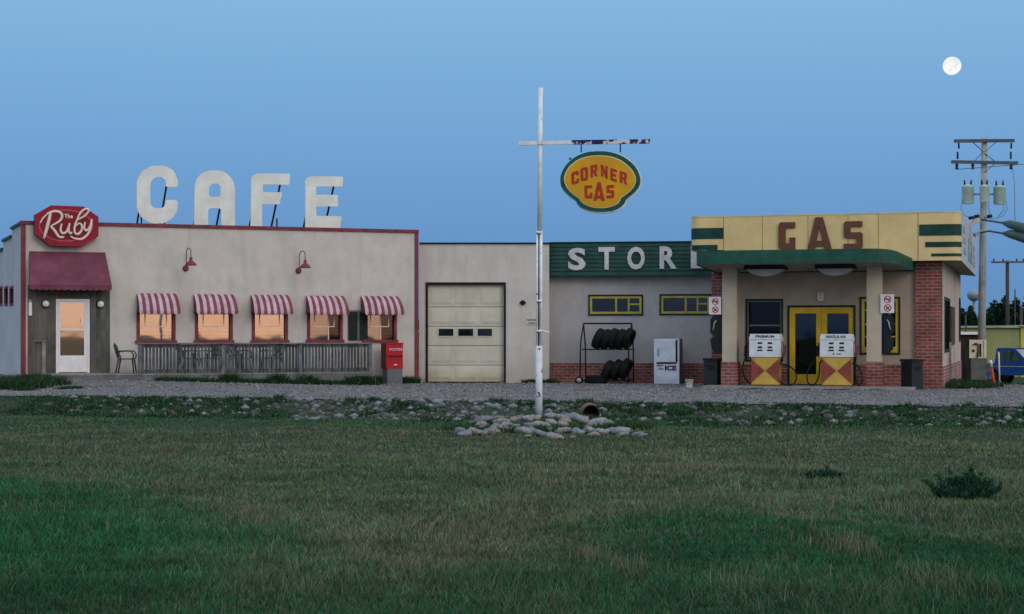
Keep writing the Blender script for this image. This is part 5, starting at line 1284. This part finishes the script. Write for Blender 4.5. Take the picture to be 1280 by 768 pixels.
for h in ([(1203,250),(1201,262),(1206,270),(1216,273),(1226,272)], [(1257,250),(1259,262),(1254,270),(1243,274),(1230,272)], [(1236,250),(1236,262),(1238,272)], [(1254,252),(1255,262),(1248,271)], [(1265,206),(1268,230),(1269,300)]):
    MB().tube([up_(*p,-.15) for p in h], .010, 5).build('cable', cable, ut)
for px, py in ((1213,272),(1220,270),(1236,270)): MB().tube([up_(px-2,py+1,-.2), up_(px+4,py,-.2)], .05, 8).build('clamp', dark_metal, ut)
lamp_g = pm('lamp_green_grey', (.06,.11,.10), .5)
for (h, head) in (([(1227,275),(1237,276.3),(1254,279)], [(1254,279),(1262,280.5),(1283,286.5),(1296,290)]), ([(1222,292),(1236,289),(1254,292)], [(1254,292),(1262,292.5),(1283,298),(1296,302)])):
    MB().tube([up_(p[0],p[1],-.2-.3*i) for i, p in enumerate(h)], .03, 8).build('lamp_arm', lamp_g, ut)
    hd = MB().tube([up_(p[0],p[1],-.8-.35*i) for i, p in enumerate(head)], [.05,.13,.17,.06], 12); hd.build('lamp_head', lamp_g, ut)
MB().bar(up_(1209,283,-.3), up_(1223,275,-.2), .14, .16).build('bracket', galv, ut)
MB().bar(up_(1218,294,-.3), up_(1227,290,-.2), .12, .12).build('bracket', galv, ut)
MB().tube([up_(1196,212,-.13), up_(1400,196,-6)], .012, 5).build('wire', cable, ut)

def small_pole(px, ytop, Y, arm, label, wd=.12):
    zb_ = gz((px-640)/FOC*Y, Y); p = at(px, ytop, Y); t = thing('utility_pole', label, 'utility pole', W, (p.x, Y, zb_))
    MB().tube([(p.x, Y, zb_-.1), (p.x-.02, Y, p.z)], [wd*1.2, wd], 8).build('pole_shaft', pm('dark_pole_wood', (.06,.055,.055), .9), t)
    if arm: MB().bar((p.x-arm, Y-.15, p.z-.12), (p.x+arm, Y-.15, p.z-.10), .14, .12).build('crossarm', arm_m, t)
    for k in (-.85, -.3, .5, .9):
        if arm: MB().tube([(p.x+arm*k, Y-.15, p.z-.06), (p.x+arm*k, Y-.15, p.z+.12)], .05, 6).build('insulator', dark_metal, t)
small_pole(1259.5, 326, 120, 1.15, 'dark distant utility pole with crossarm above the trees')
small_pole(1269, 362, 140, 0, 'thin plain pole right of the distant crossarm pole', .05)
small_pole(1277, 383, 118, 0, 'short pale post at the right edge above the yellow shed', .10)
small_pole(1207.5, 394, 96, 0, 'short post standing just behind the gas station wall', .05)

# water tower
WT = 1250.0; c_ = at(1217.5, 369.5, WT); wr_ = 8.4/FOC*WT
t = thing('water_tower', 'silver round water tower on the horizon behind the utility pole', 'water tower', W, (c_.x, WT, -1))
wtm = pm('tower_silver', (.22,.27,.31), .5, .1, .2, metal=.2)
MB().ball(tuple(c_), wr_, 24, sq=(1,1,.88)).build('tank', wtm, t); MB().tube([(c_.x, WT, -1), (c_.x, WT, c_.z-wr_*.8)], [1.5,1.1], 12).build('stem', wtm, t)
MB().lathe((c_.x, WT, c_.z-.3), [(wr_*1.02,0),(wr_*1.05,.5),(wr_*1.02,1)], 24).build('catwalk', pm('tower_dark_band', (.16,.20,.24), .6), t)

# ================================================================== BACKGROUND RIGHT
shed_m = pm('olive_yellow_siding', (.25,.28,.12), .8, .12, .6, streak=.3)
SY = 100.0; zg = -.86
def bx(px0, px1, ytop, Y, dy, mat, name, par, z0=None):
    x0, x1 = (px0-640)/FOC*Y, (px1-640)/FOC*Y; return MB().box(x0, x1, Y, Y+dy, zg-.1 if z0 is None else z0, 1.5+(HOR-ytop)/FOC*Y).build(name, mat, par)
t = thing('long_shed', 'long olive yellow metal shed behind the blue pickup', 'shed', W, (27, SY, zg))
bx(1180, 1276, 410, SY, 9, shed_m, 'wall', t); bx(1179, 1276.5, 407.5, SY-.2, 9.4, pm('pale_shed_roof', (.30,.36,.27), .6), 'roof', t, 1.5+(HOR-410)/FOC*SY+.003)
t = thing('yellow_shed', 'brighter yellow shed end at the right edge of the photo', 'shed', W, (30, 97, zg))
bx(1276, 1360, 408.5, 99.9, 8, pm('bright_yellow_siding', (.46,.44,.08), .8, .1, .6, streak=.2), 'wall', t); bx(1275, 1361, 406.5, 99.7, 8.4, pm('pale_shed_roof', (.3,.36,.27)), 'roof', t, 1.5+(HOR-408.5)/FOC*99.9+.003)
MB().box((1290-640)/FOC*99.9, (1320-640)/FOC*99.9, 99.84, 99.899, zg, 1.2).build('door', pm('shed_door_grey', (.2,.2,.18), .8), t)
t = thing('small_garage', 'dark maroon garage with white roof edge beside the utility pole', 'garage', W, (22.5, 86, zg))
bx(1196, 1225.5, 418.5, 86, 6, pm('dark_maroon_wall', (.035,.018,.022), .8), 'wall', t); bx(1195, 1226, 415, 85.8, 6.4, white_paint, 'roof', t, 1.5+(HOR-418.5)/FOC*86+.003)
MB().box((1205-640)/FOC*86, (1219-640)/FOC*86, 85.95, 85.999, zg, 1.0).build('door', pm('garage_door_black', (.02,.018,.02), .8), t)

# trees
leaf_m = vcol('tree_leaf')
def tree(px, ytop, Y, wpx, label, cols=(.012,.035,.018), n=2600):
    x = (px-640)/FOC*Y; zb_ = gz(min(60,x), min(200,Y)); ztop = 1.5+(HOR-ytop)/FOC*Y; w_ = wpx/FOC*Y; h = ztop-zb_
    t = thing('broadleaf_tree', label, 'tree', W, (x, Y, zb_), 'dark trees on the horizon')
    mb = MB().tube([(x,Y,zb_-.2),(x+.1,Y,zb_+h*.35),(x,Y,zb_+h*.7)], [h*.03,h*.022,h*.008], 7); lobes = []
    for k in range(9):
        a = random.uniform(0,6.28); rr = random.uniform(.1,.36)*w_; zz_ = zb_+h*random.uniform(.3,.82)
        lobes.append((x+rr*math.cos(a), Y+rr*math.sin(a), zz_, random.uniform(.14,.24)*w_, random.uniform(.10,.18)*h))
        mb.tube([(x,Y,zb_+h*.3),(lobes[-1][0],lobes[-1][1],zz_)], [h*.012,h*.004], 5)
    lobes.append((x, Y, zb_+h*.82, w_*.2, h*.18))
    mb.build('trunk', pm('tree_bark', (.05,.045,.04), .9), t)
    li = rng.integers(0, len(lobes), n); Lb = np.array(lobes)[li]; d = rng.normal(0,1,(n,3)); d /= np.linalg.norm(d,axis=1)[:,None]; d *= rng.uniform(.55,1.08,(n,1))
    P = Lb[:,:3]+d*np.stack([Lb[:,3],Lb[:,3],Lb[:,4]],1)-np.array([x,Y,zb_]); P[:,2] = np.minimum(P[:,2], h)
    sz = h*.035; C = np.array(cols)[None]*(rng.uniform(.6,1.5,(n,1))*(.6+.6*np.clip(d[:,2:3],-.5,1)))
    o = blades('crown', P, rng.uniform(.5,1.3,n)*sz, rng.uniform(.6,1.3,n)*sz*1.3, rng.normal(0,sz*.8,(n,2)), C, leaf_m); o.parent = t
for i, q in enumerate(((1203,386,188,24,'dark tree behind the back edge of the gas station wall'), (1213,383,190,24,'small dark tree below the water tower'), (1226,392,185,18,'low dark tree just left of the big grove, behind the pole'), (1243,376,200,26,'rounded dark tree left of the distant crossarm pole'),
          (1256,371,205,26,'tall dark tree around the distant crossarm pole'), (1270,373,198,28,'dark tree right of the distant crossarm pole'), (1286,368,205,34,'dark tree cut by the right edge of the photo'), (1236,386,180,18,'low bushy tree in front of the left end of the grove'), (1262,384,180,26,'low bushy tree in front of the grove centre'), (1312,372,200,34,'dark tree beyond the right edge'))):
    if i == 9: continue
    tree(*q)
mbv = []
n = 9000; X = rng.uniform(-260, 420, n); P = np.stack([X, rng.uniform(560,600,n), rng.random(n)**1.5*(5+3*vnoise(X, X*0, .05, 3))-1], 1)
tag(blades('far_treeline', P, rng.uniform(.8,1.6,n), rng.uniform(1.5,3,n), rng.normal(0,.7,(n,2)), np.array([.012,.03,.022])[None]*rng.uniform(.6,1.4,(n,1)), leaf_m), 'low dark treeline along the far horizon', 'treeline', kind='stuff')

# pickup truck
TY = 84.0; tz0 = zg+.02
x_of = lambda px: (px-640)/FOC*TY
sc_t = (1272-1249)/FOC*TY   # cab roof length
T0 = x_of(1208)
t = thing('pickup_truck', 'dark blue pickup truck parked in front of the olive shed', 'pickup truck', W, (T0+2.3, TY, tz0))
blue = pm('truck_dark_blue', (.002,.036,.17), .35, .1, 2, spec=.5); tg = glass('truck_glass', (.4,.5,.6), .35)
Lh = 4.9; by, ty_ = .45, 1.02   # body bottom and bed-rail height
prof = [(0,by),(0,ty_),(1.25,ty_),(1.27,1.05),(3.2,1.06),(4.5,.98),(4.85,.88),(4.9,.55),(4.85,by)]
for cx in (4.0, 1.05):
    i = [k for k, p in enumerate(prof)][-1]; arc = [(cx+.42*math.cos(q), by+.0+.36*math.sin(q)) for q in [k*math.pi/8 for k in range(9)]]
    prof += arc
prof = [(T0+p[0], tz0+p[1]) for p in prof]
MB().plate([prof], TY, TY+1.8).build('body', blue, t)
cab = [(1.22,1.03),(1.32,1.70),(1.45,1.76),(2.15,1.76),(2.28,1.72),(2.95,1.06)]
w1 = [(1.38,1.12),(1.44,1.62),(1.72,1.64),(1.72,1.12)]; w2 = [(1.80,1.12),(1.80,1.64),(2.18,1.64),(2.66,1.12)]
sh = lambda P: [(T0+a, tz0+b_) for a, b_ in P]
MB().plate([sh(cab), sh(w1), sh(w2)], TY+.1, TY+.16).plate([sh(cab), sh(w1), sh(w2)], TY+1.62, TY+1.68).box(T0+1.35, T0+2.26, TY+.16, TY+1.62, tz0+1.72, tz0+1.76).bar((T0+1.28,TY+.2,tz0+1.4),(T0+1.28,TY+.2,tz0+1.1),.05).build('cab', blue, t)
MB().plate([sh(w1)], TY+.12, TY+.13).plate([sh(w2)], TY+.12, TY+.13).build('side_glass', tg, t)
MB().face([(T0+2.30,TY+.17,tz0+1.70),(T0+2.30,TY+1.61,tz0+1.70),(T0+2.93,TY+1.61,tz0+1.07),(T0+2.93,TY+.17,tz0+1.07)])
mb = MB(); mb.face([(T0+2.30,TY+.17,tz0+1.70),(T0+2.30,TY+1.61,tz0+1.70),(T0+2.93,TY+1.61,tz0+1.07),(T0+2.93,TY+.17,tz0+1.07)]); mb.build('windscreen', tg, t)
for cx in (4.0, 1.05):
    for yy in (TY-.02, TY+1.62):
        wo = MB().lathe((T0+cx, yy, tz0+.36), [(.2,.0),(.34,.0),(.36,.04),(.36,.18),(.34,.2),(.2,.2)], 22, axis='y').build('wheel', black_rubber, t)
        MB().lathe((T0+cx, yy-.005, tz0+.36), [(.05,-.01),(.19,.0),(.19,.05)], 18, axis='y').build('rim', galv, wo)
MB().box(T0-.12, T0-.003, TY+.05, TY+1.75, tz0+.48, tz0+.62).build('bumper', galv, t); MB().box(T0+4.9, T0+5.02, TY+.02, TY+1.78, tz0+.45, tz0+.62).build('bumper', galv, t)
MB().box(T0+4.75, T0+4.91, TY-.01, TY+.2, tz0+.68, tz0+.82).build('headlight', white_paint, t)
MB().box(T0+1.3, T0+2.95, TY-.012, TY-.002, tz0+.86, tz0+.89).build('trim_line', galv, t)

t.rotation_euler = (0, 0, R(-42))
# meter cabinet, barrel, marker, post
MY = 52.5
def mp2(px, py, dy=0): v = at(px, py, MY+dy); return v
a = mp2(1211.2, 425); b_ = mp2(1232.5, 448); g0 = gz(a.x, MY)
t = thing('meter_cabinet', 'cream meter cabinet on a grey concrete block at the foot of the utility pole', 'meter cabinet', W, (a.x, MY, g0))
MB().box(mp2(1213.5,0).x, mp2(1233.5,0).x, MY-.02, MY+.5, g0-.05, b_.z-.002).build('block', pm('mossy_concrete', (.12,.14,.13), .9, .25, 3), t)
cbm = MB().box(a.x, b_.x, MY-.05, MY+.3, b_.z, a.z).build('cabinet', pm('cream_cabinet', (.62,.58,.44), .6), t)
MB().box(a.x-.012, a.x-.001, MY-.05, MY+.3, b_.z, a.z).build('green_side', mid_green, t)
c1 = mp2(1216.8, 438.5, -.06); MB().lathe((c1.x, MY-.05, c1.z), [(.04,0),(.04,-.03)], 14, axis='y').build('dial', dark_metal, t)
MB().tube([tuple(mp2(*p, -.09)) for p in ((1217,431),(1220,429.5),(1223.5,431),(1223,437),(1222,447))], .028, 8).build('bent_pipe', rust, t)
MB().box(mp2(1223.8,0).x, mp2(1226,0).x, MY-.07, MY-.051, mp2(0,446).z, mp2(0,430).z).build('slot', dark_metal, t)
MB().box(mp2(1228.5,0).x, mp2(1229.5,0).x, MY-.06, MY-.051, mp2(0,447).z, mp2(0,426).z).build('seam', pm('seam_grey', (.25,.22,.2)), t)
c1 = mp2(1235.5, 480); t = thing('blue_barrel', 'dull blue barrel between the meter cabinet and orange marker', 'barrel', W, (c1.x, MY+.2, g0))
MB().lathe((c1.x, MY+.2, g0), [(.125,0),(.13,.02),(.13,.2),(.137,.21),(.13,.22),(.13,.4),(.137,.41),(.13,.42),(.125,.62)], 18).build('drum', pm('dull_blue_plastic', (.03,.07,.17), .5), t)
MB().lathe((c1.x, MY+.2, g0+.62), [(.13,0),(.13,.03),(.05,.05)], 18).build('drum_lid', dark_green, t)
q0 = at(1243, 484.5, 51.3); q1 = at(1238, 450.5, 51.3)
t = thing('marker_post', 'leaning orange marker post with white top right of the meter cabinet', 'marker post', W, (q0.x, q0.y, q0.z))
om = pm('orange_plastic', (.52,.07,.015), .5, .2, 6); A_ = Vector(q0); B_ = Vector(q1)
MB().tube([A_, A_+(B_-A_)*.06, A_+(B_-A_)*.12, A_+(B_-A_)*.3, A_+(B_-A_)*.78], [.10,.09,.06,.05,.042], 12).build('orange_body', om, t)
MB().tube([A_+(B_-A_)*.78, B_], [.046,.04], 12).build('white_top', white_paint, t)
MB().tube([A_+(B_-A_)*.86, A_+(B_-A_)*.9], [.048,.048], 12).build('band', galv, t)
q0 = at(1249.5, 477, 56); tag(MB().tube([(q0.x,56,gz(q0.x,56)-.05), (q0.x-.03,56,q0.z+.9), (q0.x-.05,56,q0.z+.95)], [.03,.03,.01], 8).build('white_stake', white_paint, origin=(q0.x,56,q0.z)), 'thin white stake in the grass in front of the pickup truck', 'stake')

# ================================================================== WEEDS BY THE WALLS AND YARD GRASS
def pxpt(px, py):
    Y_ = 48.
    for _ in range(10): X_ = (px-640)/FOC*Y_; Y_ = (EYE-gz(X_, Y_))*FOC/(py-HOR)
    return (X_, Y_)
def wall_weeds(name, label, pts, n, sx_, sy_, h0, h1):
    weeds(name, label, [clump_set(n, pts, sx_, sy_, h0, h1, .03, col=(.012,.042,.018))])
pts = [CF.world((x_, -1.75-random.uniform(0,.25), 0))[:2] for x_ in [random.uniform(CF.hit(183,470,-1.7)[0], d1+.2) for _ in range(70)]]
wall_weeds('deck_weeds', 'green weeds along the foot of the deck skirt', [tuple(p) for p in pts], 5200, .12, .06, .04, .20)
pts = [tuple(CF.world((CF.hit(q,470,-1.8)[0], -1.85, 0))[:2]) for q in (285,288,345,350,383,387,440,452,456,459)]
wall_weeds('deck_weeds', 'taller weed clumps in front of the deck skirt', pts, 2600, .12, .07, .10, .36)
pts = [(x_, 47.6+(x_+13)*-.15+random.uniform(-1.2,1.2)) for x_ in [random.uniform(-14.6,-12.2) for _ in range(46)]]
wall_weeds('corner_weeds', 'dense weeds at the left corner of the cafe', pts, 12000, .16, .2, .08, .30)
pts = [pxpt(q, 480.5) for q in (101,105,135,140,144)]; wall_weeds('step_weeds', 'small weed tufts in front of the cafe step', pts, 900, .10, .05, .04, .12)
pts = [tuple(CF.world((CF.hit(q,470,-.15)[0], -.2, 0))[:2]) for q in (458,463,468,472,500,508,514)]; wall_weeds('mailbox_weeds', 'weeds at the wall foot around the red mailbox', pts, 1800, .14, .06, .06, .30)
pts = [(GF.world((GF.hit(q,477)[0], -.1, 0))[0], 55.1) for q in (660,664,668,681,686,690)]; wall_weeds('pole_weeds', 'weeds at the wall foot between garage and store', pts, 1100, .10, .05, .05, .17)
pts = [tuple(QF.world((qx(q_,-2.1), -2.1, 0))[:2]) for q_ in (935,941,948,970,1008,1014,1040,1048,1056,1095)]; wall_weeds('island_weeds', 'low dark weeds at the front foot of the concrete island', pts, 1500, .14, .04, .02, .06)
pts = [pxpt(random.uniform(1186,1236), random.uniform(481,487)) for _ in range(34)]; wall_weeds('side_weeds', 'weedy grass at the foot of the gas station side wall', pts, 6500, .18, .25, .06, .24)
n = 26000; X = rng.uniform(12.8, 30, n); Y = rng.uniform(53.2, 84, n); k = X > 12.06+.284*(Y-49.3)+.4; X, Y = X[k], Y[k]; n = len(X)
tag(blades('yard_grass', np.stack([X,Y,gz_vec(X,Y)],1), rng.uniform(.04,.10,n), rng.uniform(.03,.06,n), rng.normal(0,.05,(n,2)), np.array([.020,.058,.026])[None]*rng.uniform(.5,1.6,(n,1)), blade_mat), 'green yard grass around the pickup truck and sheds', 'grass', kind='stuff')
